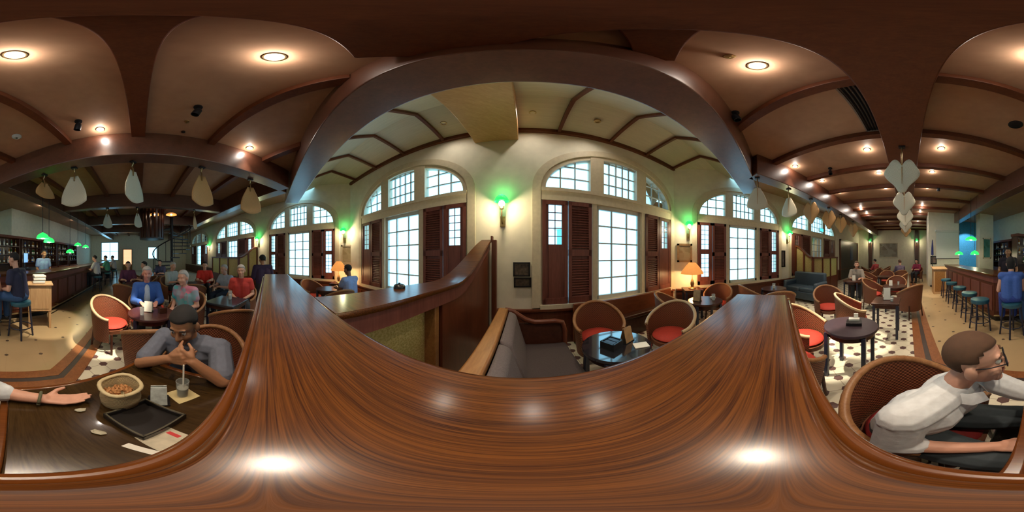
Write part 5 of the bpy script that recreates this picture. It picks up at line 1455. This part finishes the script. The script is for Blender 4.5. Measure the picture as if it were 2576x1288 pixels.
# black tray
p = FR(-.325, -.345, TZ); t = thing('serving_tray', 'square black serving tray in front of the peanut sack', 'tray', p, math.radians(42))
mb = MB()
for i in range(4):
    rm = Matrix.Rotation(i*PI/2, 3, 'Z'); c_ = rm @ V((0, .083, .018)); mb.box(c_, (.176, .010, .036), rm)
mb.box((0, 0, .004), (.16, .16, .008)); mb.build('tray', M['tray'], t, bevel=.002)
mb = MB()
for i in range(4):
    rm = Matrix.Rotation(i*PI/2, 3, 'Z'); mb.box(rm @ V((0, .083, .038)), (.17, .006, .004), rm)
mb.build('rim', simple('worn_tray_rim', (.06, .05, .025), .5), t)
# coaster with red mark and scrap of paper
p = FR(-.205, -.29, TZ); t = thing('paper_coaster', 'cream paper coaster with a red mark near the plank', 'coaster', p, .55)
MB().box((0, 0, .001), (.105, .105, .002)).build('sheet', simple('cream_card', (.52, .47, .34), .7, noise=.15, scale=30), t, smooth=0)
MB().box((-.012, .030, .0026), (.040, .014, .0012)).build('red_mark', simple('red_ink', (.55, .03, .03), .6), t, smooth=0)
p = FR(-.215, -.215, TZ); t = thing('paper_strip', 'narrow white paper strip lying beside the cream coaster', 'paper', p, .9)
MB().box((0, 0, .001), (.075, .022, .002)).build('sheet', M['paper'], t, smooth=0)
# glass on yellow napkin
p = FR(-.325, -.565, TZ); t = thing('paper_napkin', 'yellowish paper napkin under the tall drink', 'napkin', p, .35)
MB().box((0, 0, .0015), (.10, .10, .003)).build('sheet', simple('yellowish_paper', (.55, .45, .22), .7), t, smooth=0)
tumbler(FR(-.325, -.565, TZ+.004), 'tall drink with a white straw in front of the man in the T-shirt', .028, .115, simple('cloudy_drink', (.42, .42, .34), .25), M['paper'])
for F_, R_, lb in ((-.49, -.22, 'crushed clear wrapper near the outstretched hand'), (-.34, -.20, 'small crumpled paper scrap in front of the tray'), (-.12, -.055, 'pale crumpled scrap at the plank end of the table')):
    t = thing('paper_scrap', lb, 'paper scrap', FR(F_, R_, TZ), random.uniform(0, 3)); mb = MB(); mb.sphere((0, 0, .006), .014, (1.5, .8, .4), 8, 6)
    for v in mb.b.verts: v.co += V((random.uniform(-.004, .004), random.uniform(-.004, .004), random.uniform(0, .003)))
    mb.build('scrap', simple('scrap_paper', (.45, .42, .30), .5), t, smooth=0)
# added spotlights: warm ones imitate sun on stands and chairs, one brightens the alcove
def spot(p, target, label, watts, ang, col=(1, .86, .66)):
    t = thing('added_spotlight', label, 'spotlight', p)
    d = (V(target)-V(p)).normalized(); ax = d.to_track_quat('-Z', 'Y').to_matrix()
    MB().lathe([(.05, 0), (.05, -.02), (.012, -.025), (.012, -.06)], n=14).build('mount', M['iron'], t)
    MB().lathe([(.03, .03), (.045, .0), (.048, -.10), (.040, -.10), (.035, -.02), (0, -.02)], (0, 0, -.10), 16, axis=ax).build('can', M['iron'], t)
    lamp('beam', 'SPOT', V((0, 0, -.10))+d*.11, watts, col, t, .03, ang, .35, V((0, 0, -.10))+d*2)
spot((-1.9, -.75, ZC), (-2.85, -1.75, .4), 'added black spotlight imitating sun on the pale service stand', 420, 26)
spot((-.9, -4.7, ZC), (-1.15, -6.2, .5), 'added black spotlight imitating sun on the host stand', 260, 24)
spot((-1.6, .6, ZC), (-2.42, -.42, .5), 'added black spotlight for the sunlit chair in the left room', 1000, 18)
spot((1.6, -.9, ZC), (1.15, -1.75, .6), 'added black spotlight imitating sun on the bright chair past the plank', 800, 22)
spot((1.7, -3.3, ZC), (.92, -2.62, .6), 'added black spotlight imitating sun on the chair beside the small square table', 800, 18)
spot((-3.2, -8.3, ZC), (-3.8, -9.7, 1.6), 'added black spotlight washing the blue alcove', 160, 70, (.75, .9, 1))
t = thing('ashtray', 'small black dome shaped ashtray on the cross partition rail', 'ashtray', FR(.90, -.86, sweep(.90)), 0)
MB().lathe([(.045, 0), (.046, .012), (.040, .028), (.020, .036), (0, .037)], n=20).build('bowl', M['black'], t, smooth=1)
MB().lathe([(.010, .036), (.008, .044), (0, .046)], n=10).build('knob', M['iron'], t)
